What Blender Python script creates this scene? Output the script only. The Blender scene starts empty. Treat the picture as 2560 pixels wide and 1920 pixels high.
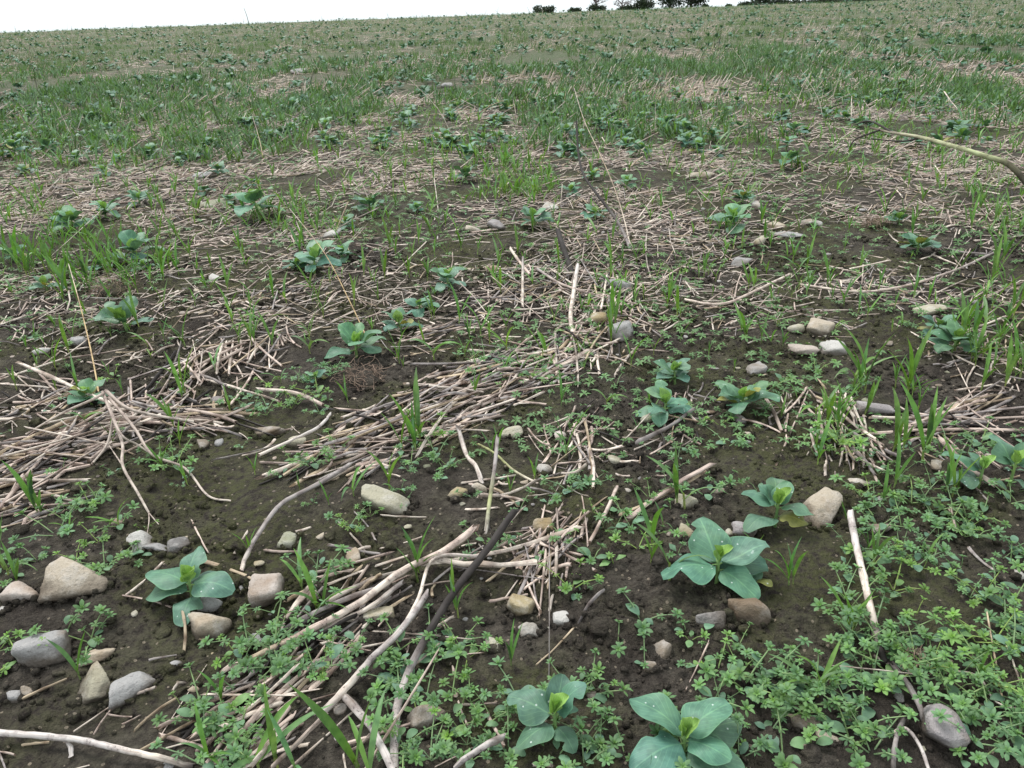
import bpy, bmesh, math
import numpy as np
from mathutils import Matrix, Vector
R = math.radians
rng = np.random.default_rng(11)
sc = bpy.context.scene
COL = sc.collection

# ------------------------------------------------------------------ camera
CH, PITCH, ROLL, F = 0.95, R(26.47), R(2.1), 1923.0      # height, pitch below the field plane, roll, focal length in photo pixels
K = 2560 / 2212.0                                         # notes were taken on a 2212 px wide view of the photo
_r = np.array([1.0, 0, 0]); _u0 = np.array([0, math.sin(PITCH), math.cos(PITCH)])
FW = np.array([0, math.cos(PITCH), -math.sin(PITCH)])
RT = _r * math.cos(ROLL) - _u0 * math.sin(ROLL)
UP = _u0 * math.cos(ROLL) + _r * math.sin(ROLL)
CP = np.array([0, 0, CH])
cam = bpy.data.cameras.new('camera'); cam.sensor_width = 36; cam.lens = 36 * F / 2560
cam.clip_start = 0.02; cam.clip_end = 3000
co = bpy.data.objects.new('camera', cam); COL.objects.link(co)
mw = Matrix.Identity(4)
for i in range(3):
    mw[i][0] = RT[i]; mw[i][1] = UP[i]; mw[i][2] = -FW[i]; mw[i][3] = CP[i]
co.matrix_world = mw
sc.camera = co

# ------------------------------------------------------------------ sky, sun, exposure (overcast)
SUN_EL, SUN_AZ = R(58), R(-35)
w = bpy.data.worlds.new('World'); sc.world = w; w.use_nodes = True
nt = w.node_tree; nt.nodes.clear()
sky = nt.nodes.new('ShaderNodeTexSky'); sky.sky_type = 'NISHITA'; sky.sun_disc = False
sky.sun_elevation = SUN_EL; sky.sun_rotation = SUN_AZ; sky.dust_density = 4.0; sky.air_density = 1.0
hs = nt.nodes.new('ShaderNodeHueSaturation'); hs.inputs['Saturation'].default_value = 0.30
bg = nt.nodes.new('ShaderNodeBackground'); bg.inputs['Strength'].default_value = 0.14
ow = nt.nodes.new('ShaderNodeOutputWorld')
cl = nt.nodes.new('ShaderNodeMix'); cl.data_type = 'RGBA'; cl.inputs[0].default_value = 0.82; cl.inputs[7].default_value = (4.9, 5.35, 5.5, 1)   # even cloud cover
nt.links.new(sky.outputs[0], hs.inputs['Color']); nt.links.new(hs.outputs[0], cl.inputs[6]); nt.links.new(cl.outputs[2], bg.inputs['Color']); nt.links.new(bg.outputs[0], ow.inputs[0])
sl = bpy.data.lights.new('sun', 'SUN'); sl.energy = 1.5; sl.angle = R(25); sl.color = (1, 0.97, 0.93)
so = bpy.data.objects.new('sun', sl); COL.objects.link(so)
sd = Vector((math.sin(SUN_AZ) * math.cos(SUN_EL), math.cos(SUN_AZ) * math.cos(SUN_EL), math.sin(SUN_EL)))
so.rotation_euler = sd.to_track_quat('Z', 'Y').to_euler()
vs = sc.view_settings; vs.view_transform = 'Standard'; vs.look = 'None'; vs.gamma = 1; vs.use_curve_mapping = False
vs.exposure = 0.82
sc.render.engine = 'CYCLES'
sc.cycles.use_denoising = True
sc.cycles.max_bounces = 6; sc.cycles.diffuse_bounces = 3; sc.cycles.transparent_max_bounces = 4

# ------------------------------------------------------------------ pixel <-> place
def ray(px, py):
    return FW + ((px - 1280) / F) * RT + ((960 - py) / F) * UP
def unp(x, y, h=0.0):                 # point on the plane z = h under a photo position (2212 px notes)
    d = ray(x * K, y * K); t = (h - CH) / d[2]
    return CP + t * d
def atY(x, y, Y):                     # point on the vertical plane at distance Y
    d = ray(x * K, y * K); return CP + d * (Y / d[1])
def proj(P):
    P = np.atleast_2d(P) - CP
    dz = P @ FW
    dzs = np.where(np.abs(dz) < 1e-6, 1e-6, dz)
    return (1280 + F * (P @ RT) / dzs) / K, (960 - F * (P @ UP) / dzs) / K, dz
def mpp(p):                           # metres per note pixel at a point
    return float((np.asarray(p) - CP) @ FW) / F * K
def dep(p):
    return math.atan2(CH, math.hypot(p[0], p[1]))

# ------------------------------------------------------------------ noise
_perm = np.random.default_rng(5).permutation(65536)
def _h(ix, iy, s):
    return _perm[(_perm[(ix * 7919 + s * 101) & 65535] + iy * 104729) & 65535]
def pnoise(x, y, s=0):
    x = np.asarray(x, float); y = np.asarray(y, float)
    ix = np.floor(x).astype(np.int64); iy = np.floor(y).astype(np.int64); fx = x - ix; fy = y - iy
    def gr(i, j):
        a = _h(ix + i, iy + j, s) * (2 * math.pi / 65536.0)
        return np.cos(a) * (fx - i) + np.sin(a) * (fy - j)
    u = fx * fx * fx * (fx * (fx * 6 - 15) + 10); v = fy * fy * fy * (fy * (fy * 6 - 15) + 10)
    a = gr(0, 0) * (1 - u) + gr(1, 0) * u; b = gr(0, 1) * (1 - u) + gr(1, 1) * u
    return (a * (1 - v) + b * v) * 1.5
def fbm(x, y, s=0, o=3):
    t = 0; a = 1
    for k in range(o):
        t = t + a * pnoise(x * 2 ** k, y * 2 ** k, s + k); a *= .5
    return t
def worley(x, y, s=0):
    ix = np.floor(x).astype(np.int64); iy = np.floor(y).astype(np.int64)
    d = np.full(x.shape, 9.0); hv = np.zeros(x.shape)
    for i in (-1, 0, 1):
        for j in (-1, 0, 1):
            a = _h(ix + i, iy + j, s) / 65536.0; b = _h(ix + i, iy + j, s + 31) / 65536.0
            e = (x - ix - i - a) ** 2 + (y - iy - j - b) ** 2
            m = e < d
            d = np.where(m, e, d); hv = np.where(m, _h(ix + i, iy + j, s + 57) / 65536.0, hv)
    return np.sqrt(d), hv
def H(x, y):
    x = np.asarray(x, float); y = np.asarray(y, float)
    d = np.hypot(x, y)
    z = 0.012 * fbm(x * 1.7, y * 1.7, 3, 2) + 0.006 * fbm(x * 9, y * 9, 9, 2)
    wx = x + 0.01 * pnoise(x * 30, y * 30, 71); wy = y + 0.01 * pnoise(x * 30 + 9, y * 30, 72)
    near = np.clip((14 - d) / 8, 0, 1)
    c1, h1 = worley(wx * 16, wy * 16, 21)
    rough = np.clip(0.85 + fbm(x * 2.3, y * 2.3, 44, 2) * 1.3, 0.12, 1.3)
    z = z + near * rough * 0.030 * np.clip(0.62 - c1, 0, 1) * h1
    c2, h2 = worley(wx * 44 + 3, wy * 44, 22)
    z = z + near * rough * 0.014 * np.clip(0.75 - c2, 0, 1) * (0.2 + h2)
    c3, h3 = worley(wx * 95 + 7, wy * 95, 23)
    z = z + np.clip((3.2 - d) / 1.2, 0, 1) * rough * 0.0055 * np.clip(0.8 - c3, 0, 1) * h3
    far = np.clip((d - 12) / 20, 0, 1)
    z = z + far * 0.05 * fbm(x * .22, y * .3, 12, 2)
    t = y - 70
    z = z - 0.02 * np.where(t > 40, t, np.log1p(np.exp(np.clip(t, -40, 40) / 4)) * 4)
    return z
_az = np.sort(np.concatenate([np.arange(-58, 58.01, .26), np.arange(62, 301, 4.0)]))
_rr = [0.02, .15, .3, .42]
while _rr[-1] < 4.2: _rr.append(_rr[-1] * 1.0060)
while _rr[-1] < 20: _rr.append(_rr[-1] * 1.013)
while _rr[-1] < 130: _rr.append(_rr[-1] * 1.035)
while _rr[-1] < 900: _rr.append(_rr[-1] * 1.25)
_rr = np.array(_rr); _A = np.append(np.radians(_az), math.radians(_az[0]) + 2 * math.pi)
GX = _rr[:, None] * np.sin(_A)[None]; GY_ = _rr[:, None] * np.cos(_A)[None]; GZ = H(GX, GY_)
import bisect
_rl = list(_rr); _al = list(_A); _gz = GZ.tolist()
def Hs(x, y):                         # height of the ground mesh itself
    r = math.hypot(x, y); a = math.atan2(x, y)
    if a < _al[0]: a += 2 * math.pi
    i = min(max(bisect.bisect_right(_rl, r) - 1, 0), len(_rl) - 2); j = min(max(bisect.bisect_right(_al, a) - 1, 0), len(_al) - 2)
    f = min(max((r - _rl[i]) / (_rl[i + 1] - _rl[i]), 0), 1); g = min(max((a - _al[j]) / (_al[j + 1] - _al[j]), 0), 1)
    return (_gz[i][j] * (1 - g) + _gz[i][j + 1] * g) * (1 - f) + (_gz[i + 1][j] * (1 - g) + _gz[i + 1][j + 1] * g) * f
class Field:                          # density noise looked up from a table
    def __init__(s, fx, fy, seed, o, x0, x1, y0, y1, n=420):
        s.b = (x0, x1, y0, y1, n); X, Y = np.meshgrid(np.linspace(x0, x1, n), np.linspace(y0, y1, n)); s.t = fbm(X * fx, Y * fy, seed, o).tolist()
    def __call__(s, x, y):
        x0, x1, y0, y1, n = s.b; i = int((y - y0) / (y1 - y0) * (n - 1)); j = int((x - x0) / (x1 - x0) * (n - 1))
        return s.t[min(max(i, 0), n - 1)][min(max(j, 0), n - 1)]
def gp(x, y, h=0.0):                  # ground point under a photo position, lifted by h
    p = unp(x, y, h); p[2] = Hs(p[0], p[1]) + h; return p

# ------------------------------------------------------------------ mesh templates
class T:
    def __init__(s, V, tri, UV=None, C=None):
        s.V = np.asarray(V, float).reshape(-1, 3); s.tri = np.asarray(tri, np.int64).reshape(-1, 3)
        s.UV = np.zeros((len(s.V), 2)) if UV is None else np.asarray(UV, float)
        s.C = np.ones((len(s.V), 3)) if C is None else np.asarray(C, float)
def xf(t, M, c=(1, 1, 1)):
    M = np.asarray(M, float)
    return T(t.V @ M[:3, :3].T + M[:3, 3], t.tri, t.UV, t.C * np.asarray(c))
def join(ts):
    V, tri, UV, C = [], [], [], []; o = 0
    for t in ts:
        V.append(t.V); tri.append(t.tri + o); UV.append(t.UV); C.append(t.C); o += len(t.V)
    return T(np.concatenate(V), np.concatenate(tri), np.concatenate(UV), np.concatenate(C))
def grid_tri(nv, nu):
    i = np.arange(nv - 1)[:, None] * nu + np.arange(nu - 1)[None]
    i = i.ravel()
    return np.concatenate([np.stack([i, i + 1, i + nu + 1], 1), np.stack([i, i + nu + 1, i + nu], 1)])
def make_mesh(name, t, mat, smooth=True):
    me = bpy.data.meshes.new(name); n = len(t.V); m = len(t.tri)
    me.vertices.add(n); me.vertices.foreach_set('co', t.V.astype(np.float32).ravel())
    me.loops.add(3 * m); me.loops.foreach_set('vertex_index', t.tri.astype(np.int32).ravel())
    me.polygons.add(m); me.polygons.foreach_set('loop_start', np.arange(0, 3 * m, 3, dtype=np.int32))
    me.polygons.foreach_set('use_smooth', np.full(m, smooth))
    me.update(calc_edges=True)
    uv = me.uv_layers.new(name='UV'); uv.data.foreach_set('uv', t.UV[t.tri.ravel()].astype(np.float32).ravel())
    ca = me.color_attributes.new('Col', 'FLOAT_COLOR', 'POINT')
    ca.data.foreach_set('color', np.concatenate([t.C, np.ones((n, 1))], 1).astype(np.float32).ravel())
    me.materials.append(mat); return me
def tube(P, rad, sides=6, cols=None, cap=True, endcol=None, u0=0.0):
    P = np.asarray(P, float); n = len(P)
    rad = np.broadcast_to(np.asarray(rad, float), (n,))
    tg = np.gradient(P, axis=0); tg /= np.linalg.norm(tg, axis=1)[:, None] + 1e-12
    ref = np.array([0, 0, 1.0]) if abs(tg[0][2]) < .9 else np.array([1.0, 0, 0])
    a = np.arange(sides) * 2 * math.pi / sides
    V = []; UV = []; C = []
    L = np.concatenate([[0], np.cumsum(np.linalg.norm(np.diff(P, axis=0), axis=1))])
    for i in range(n):
        s = np.cross(tg[i], ref); s /= np.linalg.norm(s) + 1e-12; b = np.cross(s, tg[i])
        V.append(P[i] + rad[i] * (np.cos(a)[:, None] * s + np.sin(a)[:, None] * b))
        UV.append(np.stack([a / (2 * math.pi) + u0, np.full(sides, L[i])], 1))
        C.append(np.tile(np.ones(3) if cols is None else cols[i], (sides, 1)))
    tri = []
    for i in range(n - 1):
        for k in range(sides):
            p = i * sides + k; q = i * sides + (k + 1) % sides
            tri += [(p, q, q + sides), (p, q + sides, p + sides)]
    V = list(np.concatenate(V)); UV = list(np.concatenate(UV)); C = list(np.concatenate(C))
    if cap:
        for i, f in ((0, 1), (n - 1, -1)):
            o = len(V)
            ec = (0.35, 0.3, 0.27) if endcol is None else endcol
            for k in range(sides):
                V.append(V[i * sides + k]); UV.append(UV[i * sides + k]); C.append(np.array(C[i * sides + k]) * ec)
            for k in range(1, sides - 1):
                tri.append((o, o + k + 1, o + k) if f > 0 else (o, o + k, o + k + 1))
    return T(np.array(V), tri, np.array(UV), np.array(C))
def frame(base, tip, wid=None, up=(0, 0, 1), roll=0.0, zs=1.0):
    base = np.asarray(base, float); X = np.asarray(tip, float) - base; L = np.linalg.norm(X) + 1e-9; X = X / L
    N = np.asarray(up, float); N = N - X * (N @ X)
    if np.linalg.norm(N) < 1e-3: N = np.array([0, 1.0, 0]) - X * X[1]
    N /= np.linalg.norm(N); Y = np.cross(N, X)
    if roll: N, Y = N * math.cos(roll) + Y * math.sin(roll), Y * math.cos(roll) - N * math.sin(roll)
    M = np.eye(4); wd = L if wid is None else wid
    M[:3, 0] = X * L; M[:3, 1] = Y * wd; M[:3, 2] = N * L * zs; M[:3, 3] = base
    return M
def trs(p, yaw=0, s=1.0, tilt=0, tdir=0):
    M = Matrix.Translation(Vector([float(c) for c in p])) @ Matrix.Rotation(tilt, 4, Vector((math.cos(tdir), math.sin(tdir), 0))) @ Matrix.Rotation(yaw, 4, 'Z') @ Matrix.Scale(s, 4)
    return np.array(M)

# ------------------------------------------------------------------ materials
def mat_new(name):
    m = bpy.data.materials.new(name); m.use_nodes = True; n = m.node_tree.nodes; n.clear()
    return m, n, m.node_tree.links
def nd(n, kind, **kw):
    x = n.new('ShaderNode' + kind)
    for k, v in kw.items(): setattr(x, k, v)
    return x
def mixc(n, l, a, b, fac, mode='MIX'):
    x = n.new('ShaderNodeMix'); x.data_type = 'RGBA'; x.blend_type = mode; x.clamp_factor = True
    for s, v in ((x.inputs[6], a), (x.inputs[7], b), (x.inputs[0], fac)):
        if hasattr(v, 'is_linked'): l.new(v, s)
        elif isinstance(v, (int, float)): s.default_value = v
        else: s.default_value = (*v, 1)
    return x.outputs[2]
def ramp(n, l, src, a, b):
    x = n.new('ShaderNodeMapRange'); x.inputs[1].default_value = a; x.inputs[2].default_value = b
    l.new(src, x.inputs[0]); return x.outputs[0]
def math_(n, l, op, a, b=None):
    x = n.new('ShaderNodeMath'); x.operation = op
    for s, v in ((x.inputs[0], a), (x.inputs[1], b)):
        if v is None: continue
        if hasattr(v, 'is_linked'): l.new(v, s)
        else: s.default_value = v
    return x.outputs[0]
def noise(n, l, vec, scale, detail=3, rough=.55):
    x = n.new('ShaderNodeTexNoise'); x.inputs['Scale'].default_value = scale; x.inputs['Detail'].default_value = detail; x.inputs['Roughness'].default_value = rough
    if vec is not None: l.new(vec, x.inputs['Vector'])
    return x
def base_color(n, l):                 # mesh colour x object colour
    a = n.new('ShaderNodeAttribute'); a.attribute_name = 'Col'
    o = n.new('ShaderNodeObjectInfo')
    return mixc(n, l, a.outputs['Color'], o.outputs['Color'], 1.0, 'MULTIPLY'), o
def finish(n, l, col, rough=.8, spec=.3, bump=None, bstr=.3, bdist=.002, trans=0.0, tcol=None):
    p = n.new('ShaderNodeBsdfPrincipled'); out = n.new('ShaderNodeOutputMaterial')
    l.new(col, p.inputs['Base Color'])
    if hasattr(rough, 'is_linked'): l.new(rough, p.inputs['Roughness'])
    else: p.inputs['Roughness'].default_value = rough
    p.inputs['Specular IOR Level'].default_value = spec
    if bump is not None:
        b = n.new('ShaderNodeBump'); b.inputs['Strength'].default_value = bstr; b.inputs['Distance'].default_value = bdist
        l.new(bump, b.inputs['Height']); l.new(b.outputs[0], p.inputs['Normal'])
    if trans:
        t = n.new('ShaderNodeBsdfTranslucent'); l.new(col if tcol is None else tcol, t.inputs['Color'])
        mx = n.new('ShaderNodeMixShader'); mx.inputs[0].default_value = trans
        l.new(p.outputs[0], mx.inputs[1]); l.new(t.outputs[0], mx.inputs[2]); l.new(mx.outputs[0], out.inputs[0])
    else: l.new(p.outputs[0], out.inputs[0])

def soil_material(name, is_ground=True):
    m, n, l = mat_new(name); g = n.new('ShaderNodeNewGeometry'); P = g.outputs['Position']
    n1 = noise(n, l, P, 6, 4); n2 = noise(n, l, P, 55, 4, .65); n3 = noise(n, l, P, 2.2, 3); n4 = noise(n, l, P, 320, 3, .7)
    c = mixc(n, l, (0.048, 0.041, 0.035), (0.150, 0.130, 0.108), ramp(n, l, n2.outputs[0], .35, .7))
    c = mixc(n, l, c, (0.042, 0.034, 0.030), math_(n, l, 'MULTIPLY', ramp(n, l, n1.outputs[0], .42, .62), .6))
    # mossy film in patches of its own
    mm = math_(n, l, 'MULTIPLY', ramp(n, l, n3.outputs[0], .42, .58), ramp(n, l, n2.outputs[0], .38, .56))
    c = mixc(n, l, c, (0.088, 0.096, 0.036), math_(n, l, 'MULTIPLY', mm, .72))
    c = mixc(n, l, c, (0.20, 0.165, 0.125), math_(n, l, 'MULTIPLY', ramp(n, l, n4.outputs[0], .55, .75), .5))
    v = n.new('ShaderNodeTexVoronoi'); v.inputs['Scale'].default_value = 95; l.new(P, v.inputs['Vector'])
    hsep = n.new('ShaderNodeSeparateColor'); l.new(v.outputs['Color'], hsep.inputs[0])
    fleck = math_(n, l, 'MULTIPLY', math_(n, l, 'LESS_THAN', v.outputs['Distance'], .26), math_(n, l, 'GREATER_THAN', hsep.outputs[0], .86))
    c = mixc(n, l, c, (0.36, 0.30, 0.23), math_(n, l, 'MULTIPLY', fleck, .8))
    if is_ground:                     # far up the field the litter and seedlings are too small to build one by one
        sp = n.new('ShaderNodeSeparateXYZ'); l.new(P, sp.inputs[0])
        mpv = n.new('ShaderNodeMapping'); l.new(P, mpv.inputs[0]); mpv.inputs['Scale'].default_value = (1, 2.2, 1)
        nf = noise(n, l, mpv.outputs[0], 11, 6, .75); nf2 = noise(n, l, P, .5, 4, .6)
        cov = mixc(n, l, (0.29, 0.24, 0.205), (0.075, 0.12, 0.052), ramp(n, l, nf.outputs[0], .40, .56))
        cov = mixc(n, l, cov, (0.085, 0.135, 0.062), math_(n, l, 'MULTIPLY', ramp(n, l, nf2.outputs[0], .45, .6), .45))
        c = mixc(n, l, c, cov, math_(n, l, 'MULTIPLY', ramp(n, l, sp.outputs[1], 3, 16), .85))
    vb = n.new('ShaderNodeTexVoronoi'); vb.inputs['Scale'].default_value = 130; l.new(P, vb.inputs['Vector'])
    hb = math_(n, l, 'ADD', math_(n, l, 'MULTIPLY', vb.outputs['Distance'], -.7), math_(n, l, 'ADD', n4.outputs[0], math_(n, l, 'MULTIPLY', n2.outputs[0], 1.5)))
    finish(n, l, c, .95, .12, hb, 1.0, .010)
    return m
def stone_material():
    m, n, l = mat_new('stone'); c, oi = base_color(n, l)
    tc = n.new('ShaderNodeTexCoord'); g = n.new('ShaderNodeNewGeometry'); P = g.outputs['Position']
    n1 = noise(n, l, P, 28, 5, .65); n2 = noise(n, l, P, 210, 3, .7); n3 = noise(n, l, P, 11, 3)
    c2 = mixc(n, l, c, (0.55, 0.52, 0.50), math_(n, l, 'MULTIPLY', ramp(n, l, n1.outputs[0], .48, .68), .5))
    c2 = mixc(n, l, c2, mixc(n, l, c, (0.62, 0.50, 0.38), 1.0, 'MULTIPLY'), math_(n, l, 'MULTIPLY', ramp(n, l, n3.outputs[0], .5, .68), .75))
    c2 = mixc(n, l, c2, mixc(n, l, c, (0.45, 0.42, 0.40), 1.0, 'MULTIPLY'), math_(n, l, 'MULTIPLY', ramp(n, l, n2.outputs[0], .56, .7), .55))
    sp = n.new('ShaderNodeSeparateXYZ'); l.new(tc.outputs['Generated'], sp.inputs[0])   # soil splashed round the foot
    dirt = ramp(n, l, math_(n, l, 'ADD', sp.outputs[2], math_(n, l, 'MULTIPLY', n1.outputs[0], .7)), 1.12, .78)
    c2 = mixc(n, l, c2, (0.085, 0.066, 0.05), math_(n, l, 'MULTIPLY', dirt, .85))
    finish(n, l, c2, .85, .25, math_(n, l, 'ADD', math_(n, l, 'MULTIPLY', n2.outputs[0], .7), math_(n, l, 'MULTIPLY', n1.outputs[0], 1.6)), .9, .005)
    return m
def straw_material():
    m, n, l = mat_new('straw'); c, oi = base_color(n, l)
    uv = n.new('ShaderNodeUVMap'); mp = n.new('ShaderNodeMapping'); l.new(uv.outputs[0], mp.inputs[0]); mp.inputs['Scale'].default_value = (9, 14, 1)
    g = n.new('ShaderNodeNewGeometry'); P = g.outputs['Position']
    n1 = noise(n, l, mp.outputs[0], 1.0, 3); n2 = noise(n, l, P, 260, 3, .7); n3 = noise(n, l, P, 35, 3)
    c2 = mixc(n, l, c, mixc(n, l, c, (0.50, 0.44, 0.40), 1, 'MULTIPLY'), ramp(n, l, n1.outputs[0], .5, .7))
    c2 = mixc(n, l, c2, mixc(n, l, c, (0.58, 0.54, 0.54), 1, 'MULTIPLY'), ramp(n, l, n3.outputs[0], .45, .62))
    spk = math_(n, l, 'MULTIPLY', ramp(n, l, n2.outputs[0], .57, .63), ramp(n, l, n3.outputs[0], .46, .58))
    c2 = mixc(n, l, c2, (0.035, 0.03, 0.03), math_(n, l, 'MULTIPLY', spk, .8))
    finish(n, l, c2, .75, .3, n1.outputs[0], .35, .001)
    return m
def leaf_material(name, vein=0.0, spots=0.0, rough=.5, trans=.22, spec=.35, edge=0.0):
    m, n, l = mat_new(name); c, oi = base_color(n, l)
    uv = n.new('ShaderNodeUVMap'); sp = n.new('ShaderNodeSeparateXYZ'); l.new(uv.outputs[0], sp.inputs[0])
    g = n.new('ShaderNodeNewGeometry'); P = g.outputs['Position']
    au = math_(n, l, 'ABSOLUTE', math_(n, l, 'SUBTRACT', sp.outputs[0], .5))
    n1 = noise(n, l, P, 60, 4); n2 = noise(n, l, P, 17, 2)
    c2 = mixc(n, l, c, mixc(n, l, c, (0.55, 0.60, 0.60), 1, 'MULTIPLY'), math_(n, l, 'MULTIPLY', ramp(n, l, n1.outputs[0], .42, .62), .75))
    c2 = mixc(n, l, c2, mixc(n, l, c, (1.22, 1.12, .85), 1, 'MULTIPLY'), math_(n, l, 'MULTIPLY', ramp(n, l, n2.outputs[0], .5, .7), .6))
    bump = n1.outputs[0]
    if vein:
        mid = ramp(n, l, au, .035, .012)
        ph = math_(n, l, 'SUBTRACT', math_(n, l, 'MULTIPLY', sp.outputs[1], 44), math_(n, l, 'MULTIPLY', au, 46))
        sv = ramp(n, l, math_(n, l, 'SINE', math_(n, l, 'ADD', ph, math_(n, l, 'MULTIPLY', n2.outputs[0], 5))), .86, .99)
        vv = math_(n, l, 'MAXIMUM', mid, math_(n, l, 'MULTIPLY', sv, .6))
        c2 = mixc(n, l, c2, mixc(n, l, c2, (1.45, 1.4, 1.25), 1, 'MULTIPLY'), math_(n, l, 'MULTIPLY', vv, vein))
        bump = math_(n, l, 'SUBTRACT', n1.outputs[0], math_(n, l, 'MULTIPLY', vv, .6))
    if edge:
        e = ramp(n, l, au, .465, .49)
        c2 = mixc(n, l, c2, mixc(n, l, c, (1.5, 1.45, 1.2), 1, 'MULTIPLY'), math_(n, l, 'MULTIPLY', e, edge))
    if spots:
        v = n.new('ShaderNodeTexVoronoi'); v.inputs['Scale'].default_value = 110; l.new(P, v.inputs['Vector'])
        hsep = n.new('ShaderNodeSeparateColor'); l.new(v.outputs['Color'], hsep.inputs[0])
        f = math_(n, l, 'MULTIPLY', math_(n, l, 'LESS_THAN', v.outputs['Distance'], .17), math_(n, l, 'GREATER_THAN', hsep.outputs[0], .86))
        n5 = noise(n, l, P, 38, 5, .75)
        f = math_(n, l, 'MAXIMUM', f, math_(n, l, 'MULTIPLY', ramp(n, l, n5.outputs[0], .66, .74), .7))
        c2 = mixc(n, l, c2, (0.55, 0.62, 0.58), math_(n, l, 'MULTIPLY', f, spots))
    # paler, greyer underside
    c2 = mixc(n, l, c2, mixc(n, l, c2, (1.15, 1.12, 1.15), 1, 'MULTIPLY'), g.outputs['Backfacing'])
    tcl = mixc(n, l, c2, (1.25, 1.25, .55), 1, 'MULTIPLY')
    finish(n, l, c2, rough, spec, bump, .25, .0015, trans, tcl)
    return m
M_SOIL = soil_material('field_soil'); M_CLOD = soil_material('soil_lump', False)
M_STONE = stone_material(); M_STRAW = straw_material()
M_BEAN = leaf_material('bean_leaf', vein=1.0, spots=.75, rough=.48, trans=.15, edge=.6)
M_GRASS = leaf_material('grass_blade', vein=.0, rough=.45, trans=.30)
M_WEED = leaf_material('weed_leaf', vein=.0, rough=.55, trans=.2, edge=.35)
M_STEM = leaf_material('green_stem', rough=.5, trans=.0)
M_TREE = leaf_material('tree_leaf', rough=.6, trans=.15)
MATS = {'soil': M_CLOD, 'stone': M_STONE, 'straw': M_STRAW, 'bean': M_BEAN, 'grass': M_GRASS, 'weed': M_WEED, 'stem': M_STEM, 'tree': M_TREE}

# ------------------------------------------------------------------ objects
_cache = {}
def mesh_of(name, t, mat):
    k = (id(t), mat)
    if k not in _cache: _cache[k] = (make_mesh(name, t, MATS[mat]), t)
    return _cache[k][0]
def mk(name, t, mat, M=None, color=(1, 1, 1), parent=None):
    o = bpy.data.objects.new(name, mesh_of(name, t, mat)); COL.objects.link(o)
    if parent is not None: o.parent = parent
    if M is not None: o.matrix_basis = Matrix([[float(c) for c in r] for r in M])
    o.color = (*[float(c) for c in color], 1); return o
def tag(o, label, cat, group=None):
    o['label'] = label; o['category'] = cat
    if group: o['group'] = group
    return o
def empty(name, M):
    o = bpy.data.objects.new(name, None); COL.objects.link(o); o.empty_display_size = .02
    o.matrix_basis = Matrix([[float(c) for c in r] for r in M]); return o
def build(spec, M, tint=(1, 1, 1), label='', cat='', group=None):
    """spec = (name, [(part, template, material, local matrix, colour), ...]): a thing with its parts"""
    name, parts = spec; tint = np.asarray(tint)
    e = empty(name, M)
    for pn, t, mt, L, c in parts:
        if isinstance(t, list):       # a part with sub-parts
            o = mk(pn, t[0][0], mt, L, np.asarray(c) * tint, e)
            for st, sname in t[1:]: mk(sname, st, mt, None, np.asarray(c) * tint, o)
        else: mk(pn, t, mt, L, np.asarray(c) * tint, e)
    return tag(e, label, cat, group)
def flat(spec):                       # all parts of a thing as one template per material, for small copies
    by = {}
    for pn, t, mt, L, c in spec[1]: by.setdefault('x', []).append(xf(join([q[0] for q in t]) if isinstance(t, list) else t, L, c))
    return join(by['x'])
def stuff(name, ts, mat, label, cat):
    if not ts: return
    t = join(ts); o = bpy.data.objects.new(name, make_mesh(name, t, MATS[mat])); COL.objects.link(o)
    o['kind'] = 'stuff'; tag(o, label, cat); return o
LAND = []                             # (x, y, short phrase) of things one can find in the photo
def near_phrase(p, rad=.2):
    best = None
    for x, y, s in LAND:
        d = math.hypot(p[0] - x, p[1] - y)
        if d < rad * (1 + .25 * p[1]) and (best is None or d < best[0]): best = (d, s)
    if best: return 'near ' + best[1]
    if p[1] < 1.15: return 'on the nearer bare soil'
    if p[1] < 2.2: return 'in the open middle of the litter'
    if p[1] < 5: return 'among straw further up the field'
    return 'far up the green slope'
def skyline_phrase(P):
    px = proj(P)[0][0]; Y = P[1]
    sky_ = 'the open skyline' if px < 1050 else 'the lone bush' if px < 1215 else 'the bare trees' if px < 1370 else 'the evergreens' if px < 1540 else 'the hedge' if px < 1950 else 'the hedge end'
    return ('on the high slope near ' if Y > 16 else 'halfway up the slope to ' if Y > 9 else 'on the lower slope facing ') + sky_
def in_frame(P, mrg=0):
    x, y, d = proj(P); return (x > -mrg) & (x < 2212 + mrg) & (y > -mrg) & (y < 1659 + mrg) & (d > 0)

# ------------------------------------------------------------------ ground
def build_ground():
    X, Y, Z, rr, A = GX, GY_, GZ, _rr, _A
    V = np.stack([X, Y, Z], -1)
    t = T(V.reshape(-1, 3), grid_tri(len(rr), len(A))[:, ::-1], np.stack([X, Y], -1).reshape(-1, 2))
    o = bpy.data.objects.new('field_ground', make_mesh('field_ground', t, M_SOIL)); COL.objects.link(o)
    o['kind'] = 'structure'; o['label'] = 'dark crumbly arable soil of the sloping field'; return o
build_ground()

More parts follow.
